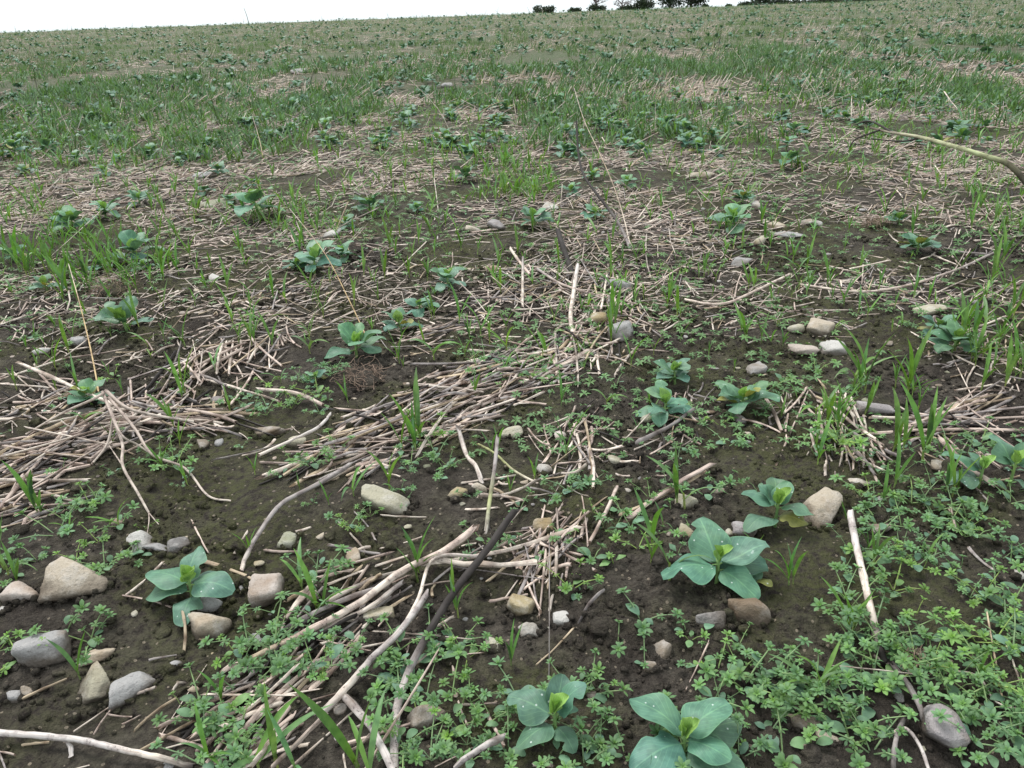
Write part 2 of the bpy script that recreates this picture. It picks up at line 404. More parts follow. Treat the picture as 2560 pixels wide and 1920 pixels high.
# ------------------------------------------------------------------ stones
def ico(sub):
    bm = bmesh.new(); bmesh.ops.create_icosphere(bm, subdivisions=sub, radius=1)
    V = np.array([v.co[:] for v in bm.verts]); F_ = np.array([[v.index for v in f.verts] for f in bm.faces]); bm.free(); return V, F_
ICO = {k: ico(k) for k in (1, 2, 3, 4)}
def rock(seed, sub=3, p=14, k=12, lump=.05, off=(.68, .98)):
    r_ = np.random.default_rng(seed); D, tri = ICO[sub]
    N = r_.normal(size=(k, 3)); N /= np.linalg.norm(N, axis=1)[:, None]
    N = np.concatenate([N, np.array([[0, 0, 1.0], [0, 0, -1], [1, 0, 0], [-1, 0, 0], [0, 1, 0], [0, -1, 0]]) + r_.normal(size=(6, 3)) * .18])
    o = r_.uniform(off[0], off[1], len(N)); o[k:] = r_.uniform(.85, 1.0, 6)
    q = np.clip(D @ N.T, 0, None) / o
    rad = (q ** p).sum(1) ** (-1.0 / p)
    for f, a in ((2.3, lump), (5, lump * .5), (11, lump * .32)) + (((24, lump * .2), (40, lump * .12)) if sub > 3 else ()):
        ph = r_.uniform(0, 6.28, (3, 3)); W = r_.normal(size=(3, 3)) * f
        rad = rad * (1 + a * np.sin(D @ W[0] + ph[0, 0]) * np.sin(D @ W[1] + ph[0, 1]) + a * .5 * np.sin(D @ W[2] + ph[0, 2]))
    V = D * rad[:, None]
    return T(V / np.abs(V).max(0), tri)
SC = {'tan': (.44, .375, .295), 'pink': (.43, .365, .32), 'grey': (.31, .30, .295), 'mauve': (.27, .245, .245), 'buff': (.40, .37, .28),
      'brown': (.24, .195, .15), 'pale': (.47, .45, .42), 'ochre': (.36, .295, .18), 'green': (.27, .27, .19), 'dark': (.16, .15, .145)}
# x, y, width, height (2212 px notes), turn, colour, roundness power, label, short phrase
STONES = [
 (160,1268,140,86,-8,'tan',9,'largest smooth tan cobble with a flat top, beside a smaller pinkish one','the largest tan cobble'),
 (45,1285,92,52,12,'pink',9,'flat pinkish tan stone lying next to the largest tan cobble','the flat pinkish stone'),
 (92,1405,126,84,-8,'grey',9,'pitted round grey cobble with weeds at both ends','the pitted grey cobble'),
 (582,1275,78,80,0,'pink',7,'upright rounded pink and tan stone standing alone on bare soil','the round pink stone'),
 (465,1352,86,84,-35,'tan',9,'tilted tan grey stone just below a bean seedling','the tilted tan stone'),
 (456,1305,54,46,0,'grey',9,'grey stone half hidden behind the leaves of a bean seedling',None),
 (205,1490,86,84,20,'buff',18,'greenish buff angular stone leaning against a grey wedge','the greenish buff stone'),
 (283,1482,112,58,-38,'grey',10,'long grey wedge stone slanting out of the soil beside a buff one','the grey wedge stone'),
 (208,1417,76,40,-22,'tan',16,'curved pale tan stone chip above a greenish buff stone',None),
 (835,1088,112,58,4,'buff',14,'flat pale wedge shaped stone with a pointed end on bare soil','the pale wedge stone'),
 (1768,1095,92,98,10,'tan',8,'big rounded tan cobble half covered by weeds and bean leaves','the big tan cobble in the weeds'),
 (1617,1325,88,68,18,'brown',8,'brown and tan rounded cobble under the large bean seedling','the brown cobble'),
 (1532,1342,78,48,0,'dark',8,'speckled dark grey stone next to the brown cobble','the speckled dark stone'),
 (2040,1572,102,106,0,'mauve',7,'large smooth mauve grey cobble surrounded by green weeds','the smooth mauve cobble'),
 (910,1548,72,88,25,'brown',18,'two toned angular brown stone with a sharp ridge, beside weeds','the two toned ridged stone'),
 (820,1322,72,46,-10,'buff',16,'pale buff stone lying behind the crossed straw stalks',None),
 (1120,1305,62,52,20,'ochre',16,'mustard ochre block of stone at the end of a straw bundle','the mustard ochre stone'),
 (1145,1352,52,42,-30,'pale',18,'pale grey flake of stone just below the ochre block','the pale grey flake'),
 (1212,1333,36,40,0,'pale',8,'rounded pale stone with a bite taken out beside a thin straw',None),
 (1060,1386,46,46,15,'buff',18,'square buff grey stone with flat top at the edge of weeds',None),
 (1425,1408,48,50,35,'brown',10,'pointed brown stone standing behind a grass shoot','the pointed brown stone'),
 (1408,1442,52,34,0,'brown',12,'low brown stone at the foot of the pointed one',None),
 (1175,1020,36,30,-20,'pale',7,'smooth pale grey pebble behind a small grass shoot',None),
 (1327,1006,30,30,15,'buff',20,'small cube shaped buff stone on bare mossy soil',None),
 (1482,1085,56,48,0,'buff',8,'buff stone behind a grass tuft and under crossed straw',None),
 (1548,1068,42,16,6,'pale',22,'thin pale rectangular slip of stone lying flat',None),
 (990,1072,32,36,30,'ochre',14,'ochre tan stone with a slanted face beside its paler twin',None),
 (1036,1060,40,32,10,'tan',14,'pale tan stone at the tip of a forked stalk',None),
 (625,1166,44,42,0,'green',8,'mossy green grey rounded stone set into bare soil',None),
 (764,1205,32,36,-20,'tan',12,'small upright tan stone on bare mossy soil',None),
 (302,1172,56,56,-40,'pale',20,'twisted pale grey stone fragment on the soil','the twisted pale fragment'),
 (342,1186,58,18,-6,'grey',16,'thin flat grey stone touching the twisted fragment',None),
 (386,1182,46,46,20,'dark',18,'dark grey angular stone behind the left bean seedling',None),
 (552,1384,40,34,-10,'grey',7,'rounded grey pebble at the edge of the straw and weeds',None),
 (375,1436,36,22,-20,'grey',14,'small grey pebble with a straw beside it',None),
 (1105,940,62,34,0,'buff',12,'low buff stone below the big straw drift',None),
 (578,932,70,36,8,'brown',12,'flat brown stone under a split straw',None),
 (640,958,42,26,0,'buff',9,'rounded buff stone crossed by a long straw',None),
 (1770,716,50,40,30,'tan',16,'angular tan stone with a lit face above two pale slabs','the angular tan stone'),
 (1718,710,42,28,0,'buff',12,'buff stone left of an angular tan stone',None),
 (1808,752,78,34,-8,'pale',14,'pale slab with a domed top overlapping a second slab','the two pale slabs'),
 (1726,758,72,32,-6,'pink',20,'flat pinkish slab with a straw lying across it',None),
 (1336,614,68,36,0,'grey',16,'large blue grey stone with sloping faces beside straw','the blue grey stone'),
 (1340,716,62,56,30,'grey',9,'grey boulder partly covered by grass and straw','the grass covered grey stone'),
 (1293,690,40,34,0,'ochre',10,'ochre brown stone behind the grass covered grey one',None),
 (1066,580,38,26,15,'tan',16,'small wedge shaped tan stone on dark soil',None),
 (1020,496,34,20,0,'tan',9,'smooth oval tan stone at the end of a straw drift',None),
 (1068,487,32,36,-35,'mauve',10,'dark grey stone tilted upright under a dead stalk',None),
 (1185,446,48,22,0,'pale',14,'pale stone behind a small bean seedling',None),
 (1512,380,68,20,2,'tan',16,'long flat tan slab in the upper straw','the long tan slab'),
 (1668,486,48,26,-6,'tan',18,'pale tan triangular stone beside a flat one',None),
 (1756,482,54,22,-10,'pale',14,'pale flat stone with weeds at its edge',None),
 (1706,512,70,16,6,'grey',14,'long low blue grey stone on bare soil',None),
 (1638,526,30,22,15,'buff',18,'small squarish buff stone on dark soil',None),
 (1606,560,62,26,0,'grey',12,'rough grey stone half buried in the soil',None),
 (1630,448,24,22,0,'pale',16,'small pale angular stone beside a bushy bean seedling',None),
 (1280,230,38,28,0,'pink',18,'upright pink stone standing in the grass far up','the upright pink stone'),
 (645,154,30,15,0,'grey',16,'big tilted grey stone far up the field','the far tilted stone'),
 (965,184,28,16,0,'grey',16,'small pointed grey stone far up the field',None),
 (432,377,42,18,0,'grey',16,'grey stone with a square end in the upper straw',None),
 (480,440,116,26,-3,'green',14,'long flat green grey slab almost level with the soil','the flat green grey slab'),
 (715,513,40,22,0,'pale',10,'bright pale stone behind a bean seedling',None),
 (464,602,32,20,0,'pale',14,'small flat pale stone on dark bare soil',None),
 (1635,800,50,30,-25,'grey',18,'rough pale grey stone left of grass shoots',None),
 (1890,882,84,34,0,'mauve',18,'broad flat mauve slab among grass shoots',None),
 (2010,668,72,30,0,'buff',10,'broad buff stone lying in straw',None),
 (1600,905,34,32,0,'mauve',8,'rounded grey stone under a bean seedling and grass shoot',None),
 (1615,942,24,18,0,'tan',14,'small tan pebble on bare soil below a grey stone',None),
 (1212,950,28,44,0,'pink',12,'pink stone behind a bright grass shoot',None),
 (175,746,34,26,-15,'grey',10,'rounded grey stone beside a tall golden stem',None),
 (90,762,36,20,-20,'pale',16,'pale flat stone near the field edge straw',None),
 (185,886,50,34,10,'dark',12,'dark slaty stone under a tangle of stalks',None),
 (260,1137,26,24,0,'pink',10,'small pink pebble with a white streak on bare soil',None),
 (1740,1560,84,40,30,'brown',16,'long brown ridge of stone between weed patches',None),
 (1785,1590,60,26,0,'tan',10,'low tan stone in the weeds below a brown ridge',None),
 (1826,1476,38,34,5,'grey',20,'small square grey stone in the weed patch',None),
 (2110,1575,1,1,0,'grey',9,None,None),
 (2200,1240,22,34,0,'pale',8,'pale rounded stone at the edge of a weed patch',None),
 (20,1445,1,1,0,'grey',9,None,None),
 (8,1325,20,28,0,'pale',14,'pale squarish stone below a flat pinkish one',None),
 (525,1275,16,20,0,'grey',7,'tiny smooth blue grey pebble beside the round pink stone',None),
 (28,1505,36,28,0,'grey',8,'small round grey stone beside a peeling straw',None),
 (58,1495,30,26,0,'brown',12,'small brown angular stone at the end of a peeling straw',None),
 (2000,985,1,1,0,'pale',9,None,None),
 (1855,1040,50,24,10,'tan',14,'tan stone showing through weeds beside the big tan cobble',None),
 (1900,1135,70,34,5,'brown',10,'brown stone buried under a mat of weeds',None),
 (675,1290,34,30,0,'tan',10,'pale tan stone behind a grass clump',None),
 (1478,1155,40,34,30,'buff',14,'buff stone at the lower end of a grey twig',None),
 (1610,1150,56,40,0,'mauve',9,'dark rounded stone between two bean seedlings',None),
 (1175,1145,46,36,0,'ochre',9,'yellowish rounded stone crossed by a straw',None),
]
def place_stone(i, s):
    x, y, w_, h_, rot, ck, pw, label, short = s
    if label is None: return
    g0 = unp(x, y); q = mpp(g0); th = dep(g0); wm = w_ * q; hm = h_ * q
    hz = .48 * min(wm, hm * 1.2)
    dp = min(max((hm - hz * math.cos(th)) / math.sin(th), .5 * wm), 1.5 * wm)
    rz = hz * .80
    p = unp(x, y, hz * .45); z = Hs(p[0], p[1]) + hz - rz
    t = rock(400 + i, 4 if w_ > 45 else 3, pw * 1.7, 10, .045, (.60, .96))
    r_ = np.random.default_rng(i)
    M = np.array(Matrix.Translation((p[0], p[1], z)) @ Matrix.Rotation(-R(rot) * 1.1, 4, 'Z') @ Matrix.Rotation(r_.uniform(-.25, .25), 4, 'Y') @ Matrix.Diagonal((wm * .525, dp * .55, rz * 1.05, 1)))
    c = np.array(SC[ck]) * r_.uniform(.92, 1.08)
    o = mk('stone' if w_ < 70 else 'cobble', t, 'stone', M, c)
    tag(o, label, 'stone', 'stones lying on the field')
    if y > 560: COLLAR.append((p[0], p[1], wm * .5, dp * .5, -R(rot) * 1.1))
    if short: LAND.append((p[0], p[1], short))
COLLAR = []
for i, s in enumerate(STONES): place_stone(i, s)

# ------------------------------------------------------------------ broad bean seedlings
def leaf_t(seed, nu=7, nv=10, wid=.36, cup=.10, droop=.20, wave=.03, obov=.85, fold=0.0, tipnotch=0.0, bite=None, rnd=.62):
    r_ = np.random.default_rng(seed); v = np.linspace(0, 1, nv); u = np.linspace(-1, 1, nu)
    hw = wid * np.clip(np.sin(math.pi * np.clip(v, 0, 1) ** obov), 0, 1) ** rnd; hw[0] = .02; hw[-1] = .035 if rnd > .55 else .07
    UU, VV = np.meshgrid(u, v); X = VV.copy(); Y = UU * hw[:, None]
    ph = r_.uniform(0, 6.28, 4)
    if bite:
        for bv, bs_, bd in bite: Y = np.where(np.sign(UU) == bs_, Y * (1 - bd * np.exp(-((VV - bv) / .09) ** 2)), Y)
    Y = Y * (1 + .06 * np.sin(VV * 9 + ph[0] + 2 * UU))
    Z = droop * (np.sin(VV * math.pi * .8) * .55 - VV ** 2 * .45) + cup * (Y / wid) ** 2 * (1 if r_.random() < .6 else -.7) + fold * np.abs(Y) \
        + wave * np.sin(VV * 8 + ph[1]) * UU * np.abs(UU) + wave * .8 * np.sin(VV * 5 + ph[2])
    tw = r_.uniform(-.25, .25) * VV; Y, Z = Y * np.cos(tw) - 0 * Z, Z + Y * np.sin(tw)
    X = X - tipnotch * (1 - np.abs(UU)) * (VV > .98)
    V = np.stack([X, Y, Z], -1).reshape(-1, 3); UV = np.stack([(UU + 1) / 2, VV], -1).reshape(-1, 2)
    return T(V, grid_tri(nv, nu), UV)
BITES = [None, None, [(.7, 1, .55)], None, [(.35, -1, .45), (.85, 1, .5)], None, [(.6, -1, .7)], None]
BLEAF = [leaf_t(s, 9, 14, rnd=.5, bite=BITES[s], cup=c, droop=d, wave=.03 + .02 * (s % 3), obov=.78 + .12 * (s % 2)) for s, (c, d) in enumerate(((.10, .18), (.06, .3), (.13, .1), (-.05, .34), (.09, .22), (.16, .15), (.05, .4), (.1, .05)))]
BLEAF_LO = [leaf_t(40 + s, 3, 5, cup=.1, droop=.25) for s in range(4)]
YLEAF = [leaf_t(60 + s, 5, 7, wid=.33, cup=.0, droop=-.05, fold=.7 + .35 * s, wave=.05) for s in range(3)]
BC = np.array((.088, .198, .148)); YC = np.array((.22, .38, .10)); STC = np.array((.16, .27, .09))
def tip_t(seed, h=.03):
    r_ = np.random.default_rng(seed); ts = []
    for k in range(3):
        a = k * 2.3 + r_.uniform(-.4, .4); el = R(56 + 10 * k); L = h * (1.15 - .25 * k)
        tip = np.array([math.cos(a) * math.cos(el), math.sin(a) * math.cos(el), math.sin(el)]) * L
        ts.append(xf(YLEAF[k % 3], frame((0, 0, -.004), tip, L * 1.35, (-math.cos(a), -math.sin(a), .2)), r_.uniform(.85, 1.1)))
    return [(t, 'young_leaf') for t in ts]
TIPS = [tip_t(s) for s in range(4)]
def bean_from(leaves, top, seed, bs=1.0):
    """leaves: (base, tip, colour factor, young) in the plant's own frame, stem foot at the origin"""
    r_ = np.random.default_rng(seed); parts = []; tubes = []
    top = np.asarray(top, float)
    sp = np.array([[0, 0, -.012], [top[0] * .3, top[1] * .3, top[2] * .45], top]); tubes.append(tube(sp, [.0036 * bs, .0032 * bs, .0022 * bs], 6, cap=False))
    for b, t, cf, yg in leaves:
        b = np.asarray(b); n_ = top * min(1, max(.25, b[2] / max(top[2], 1e-4) - .12)); 
        tubes.append(tube([n_, (n_ + b) / 2 + (0, 0, .002), b + (np.asarray(t) - b) * .06], [.0018 * bs, .0015 * bs, .001 * bs], 5, cap=False))
    parts.append(('stem', join(tubes), 'stem', np.eye(4), STC))
    for b, t, cf, yg in leaves:
        L = np.linalg.norm(np.asarray(t) - b)
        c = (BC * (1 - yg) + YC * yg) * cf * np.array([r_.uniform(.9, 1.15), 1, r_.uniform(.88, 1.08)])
        if r_.random() < .05: c = np.array((.26, .27, .08)) * cf
        parts.append(('leaf', BLEAF[int(r_.integers(len(BLEAF)))], 'bean', frame(b, t, L * r_.uniform(.92, 1.12), (0, 0, 1), r_.uniform(-.3, .3)), c))
    tM = np.eye(4) * r_.uniform(.8, 1.15) * bs; tM[3, 3] = 1; tM[:3, 3] = top
    parts.append(('growing_tip', TIPS[seed % 4], 'bean', tM, YC))
    return ('bean_seedling', parts)
def bean_variant(seed, n=4, spread=1.0, hgt=.075):
    r_ = np.random.default_rng(seed); leaves = []; a = r_.uniform(0, 6.28)
    lean = r_.uniform(-.012, .012, 2); top = np.array([lean[0], lean[1], hgt])
    for k in range(n):
        f = k / max(1, n - 1); z = hgt * (.42 + .5 * f); a += r_.uniform(2.3, 3.2)
        pl = .014 - .008 * f; el = R(3 + 30 * f) + r_.uniform(-.12, .12)
        ax = top * (z / hgt)
        for sgn in (-1, 1):
            aa = a + sgn * r_.uniform(.5, .85)
            b = ax + np.array([math.cos(a) * pl, math.sin(a) * pl, .004]); L = (.064 - .014 * abs(f - .35)) * r_.uniform(.8, 1.12) * spread
            t = b + np.array([math.cos(aa) * math.cos(el), math.sin(aa) * math.cos(el), math.sin(el) - .12 * (1 - f)]) * L
            if r_.random() < .93: leaves.append((b, t, r_.uniform(.82, 1.12), .35 * max(0, f - .6) + .05))
    return bean_from(leaves, top, seed)
BEANS = [bean_variant(200 + s, 4 + (s % 2), 1.0, .032 + .005 * (s % 4)) for s in range(10)]
BEANS_FLAT = [flat((n_, [(a, (BLEAF_LO[i % 4] if a == 'leaf' else t), m_, M_, c) for i, (a, t, m_, M_, c) in enumerate(p)])) for n_, p in BEANS]
def bean_far(seed):
    r_ = np.random.default_rng(seed); ts = []
    for k in range(9):
        a = k * 2.4 + r_.uniform(-.4, .4); el = r_.uniform(.05, .7); L = r_.uniform(.045, .065); b = np.array([0, 0, r_.uniform(.015, .05)])
        ts.append(xf(BLEAF_FAR, frame(b, b + np.array([math.cos(a) * math.cos(el), math.sin(a) * math.cos(el), math.sin(el)]) * L, L), BC * r_.uniform(.6, 1.1)))
    return join(ts)
BLEAF_FAR = leaf_t(48, 2, 3, cup=.1, droop=.25); BEANS_FAR = [bean_far(230 + s) for s in range(5)]
CLUST = 'broad bean seedlings across the field'
def bean_px(cx, cy, tips, seed, zc=.045, young=None, shoots=()):
    A = unp(cx / K, cy / K, zc); B = np.array([A[0], A[1], Hs(A[0], A[1])]); leaves = []
    for tx, ty, zt, cf in tips:
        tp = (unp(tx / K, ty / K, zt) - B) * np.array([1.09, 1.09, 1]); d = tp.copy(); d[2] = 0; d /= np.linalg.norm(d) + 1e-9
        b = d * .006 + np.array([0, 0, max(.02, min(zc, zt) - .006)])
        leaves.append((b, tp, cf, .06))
    for sx, sy, n_, L in shoots:
        s0 = unp(sx / K, sy / K, .03) - B
        for k in range(n_):
            a = k * 2.2 + seed; leaves.append((s0, s0 + np.array([math.cos(a), math.sin(a), .25]) * L, .95, .15))
    return B, bean_from(leaves, (0, 0, zc + .004), seed)
HAND = [
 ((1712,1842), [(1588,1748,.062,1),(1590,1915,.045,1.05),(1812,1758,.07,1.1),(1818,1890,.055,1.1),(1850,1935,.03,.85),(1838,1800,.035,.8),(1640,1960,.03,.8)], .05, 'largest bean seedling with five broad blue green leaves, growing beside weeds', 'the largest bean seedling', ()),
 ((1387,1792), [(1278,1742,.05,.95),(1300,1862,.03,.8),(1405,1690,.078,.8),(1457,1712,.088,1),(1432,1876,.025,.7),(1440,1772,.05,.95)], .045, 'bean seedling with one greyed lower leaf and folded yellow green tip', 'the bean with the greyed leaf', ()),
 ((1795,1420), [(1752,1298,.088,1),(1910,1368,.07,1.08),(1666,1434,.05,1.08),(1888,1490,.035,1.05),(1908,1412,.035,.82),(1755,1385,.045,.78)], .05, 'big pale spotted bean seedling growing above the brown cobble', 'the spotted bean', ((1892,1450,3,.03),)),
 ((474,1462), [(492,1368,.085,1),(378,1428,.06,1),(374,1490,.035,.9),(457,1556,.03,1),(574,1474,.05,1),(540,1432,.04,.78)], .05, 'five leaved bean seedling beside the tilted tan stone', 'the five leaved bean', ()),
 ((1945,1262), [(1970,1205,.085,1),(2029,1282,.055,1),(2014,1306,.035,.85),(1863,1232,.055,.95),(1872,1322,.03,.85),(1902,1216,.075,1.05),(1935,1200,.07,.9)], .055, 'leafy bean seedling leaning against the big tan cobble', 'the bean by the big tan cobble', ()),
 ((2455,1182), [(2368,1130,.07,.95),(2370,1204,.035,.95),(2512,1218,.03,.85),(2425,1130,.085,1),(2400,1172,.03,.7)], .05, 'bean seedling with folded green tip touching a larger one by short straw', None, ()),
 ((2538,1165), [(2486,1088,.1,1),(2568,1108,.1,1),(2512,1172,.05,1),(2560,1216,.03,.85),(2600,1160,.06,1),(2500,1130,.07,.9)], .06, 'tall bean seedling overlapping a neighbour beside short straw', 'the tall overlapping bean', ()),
]
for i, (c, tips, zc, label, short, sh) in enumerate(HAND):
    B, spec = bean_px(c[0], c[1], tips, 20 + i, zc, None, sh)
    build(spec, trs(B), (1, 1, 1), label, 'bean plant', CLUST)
    if short: LAND.append((B[0], B[1], short))
# x, y of the leaf centre, width (2212 px notes), variant, label, short
BEANP = [
 (1605,855,128,1,'bean seedling with a spreading rosette right of two smaller ones','the rosette bean'),
 (1432,878,112,3,'bean seedling with cupped upright leaves beside a charred straw','the cupped bean'),
 (1460,800,104,5,'flat topped bean seedling behind the cupped one','the flat topped bean'),
 (2058,742,104,7,'bean seedling with a cupped crown in front of a straggly one','the cupped crown bean'),
 (2035,702,84,0,'straggly bean seedling behind the cupped crown one',None),
 (768,748,124,9,'broad leaved bean seedling at the tip of a long golden stem','the broad bean by the golden stem'),
 (866,692,92,2,'second bean seedling in the slanting row of four',None),
 (905,652,78,4,'third bean seedling in the slanting row of four',None),
 (970,608,98,6,'last bean seedling up the slanting row of four beside dark soil','the last bean of the slanting row'),
 (270,690,122,8,'open bean seedling with a side shoot standing alone on mossy soil','the lone open bean'),
 (190,842,98,1,'bean seedling half covered by crossing straw stalks','the bean under crossed straw'),
 (676,565,104,3,'bean seedling with grass growing through it behind a golden stem','the bean with grass through it'),
 (735,542,74,5,'small bean seedling beside a bright pale stone',None),
 (1156,472,78,7,'drooping bean seedling on dark bare soil','the drooping bean'),
 (895,440,50,0,'small upright light green bean seedling beside a straw drift',None),
 (798,440,74,9,'dark low bean seedling at the left end of a straw drift',None),
 (745,477,54,2,'small blue green bean seedling with two wide leaves',None),
 (1286,455,64,4,'bean seedling crossed by a dark twig','the bean crossed by a dark twig'),
 (1575,480,108,6,'bushy bean seedling with bright tip beside a pale stone','the bushy bean'),
 (1945,466,56,8,'small bean seedling beside a dark hole in the straw',None),
 (1985,522,84,1,'bean seedling with one bright yellow green leaf in straw','the bean with a bright leaf'),
 (560,452,108,3,'wide bluish bean seedling beside the flat green grey slab','the wide bluish bean'),
 (225,452,78,5,'bean seedling with upright leaves left of a bent straw',None),
 (150,478,84,7,'grey green bean seedling among dense grass shoots',None),
 (285,542,114,9,'large dark bean seedling with curled tip in dense grass','the large bean in dense grass'),
 (20,542,66,0,'bean seedling at the edge of dense grass shoots',None),
 (100,612,66,2,'pale bean seedling with two round leaves beside a grass shoot',None),
 (1230,402,56,4,'upright bean seedling beside a thin golden stem',None),
 (1350,392,50,6,'small grey green bean seedling behind a golden stem',None),
 (1005,375,66,8,'bean seedling hanging over a dark hollow',None),
 (1605,426,54,1,'spindly bean seedling behind the bushy one',None),
 (1712,346,64,3,'tall leafy bean seedling on an earthy mound',None),
 (1005,328,70,5,'dark green bean seedling in front of tall grass',None),
 (1042,308,60,7,'dark green bean seedling against tall grass',None),
 (300,427,60,9,'bean seedling left of the flat green grey slab',None),
 (675,796,54,0,'small pale green bean seedling with five rounded leaves',None),
 (120,468,54,2,None,None), (440,402,46,4,None,None), (545,392,44,2,None,None),
 (1720,282,60,6,'bean seedling on straw below far grass',None),
 (2130,266,46,8,None,None), (1280,372,44,1,None,None), (1440,268,52,3,None,None), (1170,268,44,5,None,None),
 (870,258,46,7,None,None), (630,230,50,9,None,None), (330,328,60,0,None,None), (30,328,70,2,None,None), (110,322,60,3,None,None), (700,270,48,4,None,None),
 (1390,255,44,5,None,None), (1205,215,36,7,None,None), (2030,310,60,2,None,None), (1540,295,50,1,None,None),(2080,300,60,8,None,None),
 (500,430,50,6,None,None),(640,560,60,1,None,None),(40,300,50,4,None,None),(215,560,60,4,None,None),(310,565,50,5,None,None)]
for i, (x, y, wd, v, label, short) in enumerate(BEANP):
    p = unp(x, y + wd * .05, .04); q = mpp(p); s = wd * q / .125
    B = np.array([p[0], p[1], Hs(p[0], p[1])])
    if label is None: ph = near_phrase(B, .12); label = f'medium blue green bean seedling with {sum(q[0] == "leaf" for q in BEANS[v][1])} leaves ' + (skyline_phrase(B) if ph.startswith('far') else ph)
    r_ = np.random.default_rng(i + 77)
    build(BEANS[v], trs(B, r_.uniform(0, 6.28), s), r_.uniform(.85, 1.1) * np.array([1, 1, r_.uniform(.85, 1.08)]), label, 'bean plant', CLUST)
    if short: LAND.append((B[0], B[1], short))
# smaller ones further up the field: the ones that show largest are things of their own, the rest one mass
def far_beans():
    pts = []
    r_ = np.random.default_rng(31)
    while len(pts) < 3000:
        Y = 5 * (68 / 5) ** (r_.random() ** .7); X = r_.uniform(-.78, .78) * Y
        if Y < 9 and r_.random() < .25: continue
        # drilled rows running up the slope, ragged
        X = X * .35 + .65 * (round(X / .45) * .45 + r_.normal() * .06)
        if pnoise(X * .5, Y * .25, 90) > -.25: pts.append((Y, X))
    pts.sort(); rest = []; n = 0
    for Y, X in pts:
        v = int(r_.integers(10)); P = np.array([X, Y, Hs(X, Y)]); s = r_.uniform(.8, 1.35) * (1 + .010 * Y); s *= 1.25 if Y > 12 else 1; M = trs(P, r_.uniform(0, 6.28), s)
        c = r_.uniform(.7, 1.05)
        if n < 235 and in_frame(P)[0]:
            o = mk('bean_seedling', BEANS_FLAT[v], 'bean', M, (c, c, c)); n += 1
            size = 'large' if s > 1.3 else ('small' if s < 1.05 else 'middling'); hue = 'dark' if c < .87 else ('pale' if c > .99 else 'dull green')
            ph = near_phrase(P, .16)
            if ph.startswith('far'): ph = skyline_phrase(P)
            tag(o, f'{size} {hue} bean seedling with {sum(q[0] == "leaf" for q in BEANS[v][1])} leaves {ph}', 'bean plant', CLUST)
        else: rest.append(xf(BEANS_FAR[v % 5], M, c * np.array((1.0, 1.05, .85))))
    stuff('distant_bean_seedlings', rest, 'bean', 'dark green bean seedlings dotted over the distant slope', 'bean plants')
far_beans()

# ------------------------------------------------------------------ straw
STR = {'pale': (.76, .66, .57), 'pink': (.63, .51, .44), 'tan': (.55, .44, .31), 'grey': (.38, .34, .325), 'dark': (.045, .038, .035), 'white': (.60, .55, .52), 'gold': (.60, .44, .24), 'green': (.40, .42, .20)}
def straw_t(seed, seg=6, sides=6):
    r_ = np.random.default_rng(seed); x = np.linspace(-.5, .5, seg + 1); b = r_.normal(size=2) * 1.5
    P = np.stack([x * 30, b[0] * (x ** 2 * 4 - .33) + r_.normal(size=seg + 1) * .15, .5 * b[1] * (x ** 2 * 4 - .33) + r_.normal(size=seg + 1) * .1], 1)
    rad = 1 + r_.normal(size=seg + 1) * .08 - .25 * (x + .5) * (r_.random() < .6)
    dk = r_.random(); cols = [np.array([1, 1, 1]) * (1 - 1.3 * max(0, (dk - .5)) * (k / seg)) for k in range(seg + 1)]
    if seg > 2: kk = int(r_.integers(1, seg)); cols[kk] = cols[kk] * np.array((.5, .45, .42)); rad[kk] *= 1.15
    t = tube(P, rad, sides, cols, True, (.30, .26, .22), r_.random()); 
    nr = len(t.V) - 2 * sides
    for lo, src in ((nr, 0), (nr + sides, nr - sides)):
        j = r_.normal(size=sides) * .9; t.V[src:src + sides, 0] += j; t.V[lo:lo + sides, 0] += j
    t.V[:, 2] *= r_.uniform(.5, 1); t.V[:, 0] /= 30; t.UV[:, 1] *= .003; return t
STRAW = [straw_t(300 + s) for s in range(18)]
STRAW_LO = [straw_t(340 + s, 2, 4) for s in range(8)]
STRAW_MID = [straw_t(350 + s, 2, 3) for s in range(8)]
STRAW_FAR = [straw_t(360 + s, 1, 3) for s in range(4)]
straws = []                           # (size in px, template index, p0, p1, radius, colour key, patch phrase)
def add_straw(p0, p1, rad, ck, where, lift=(0, 0)):
    p0 = np.array(p0, float); p1 = np.array(p1, float)
    p0[2] = Hs(p0[0], p0[1]) + rad * .8 + lift[0]; p1[2] = Hs(p1[0], p1[1]) + rad * .8 + lift[1]
    straws.append((p0, p1, rad, ck, where))
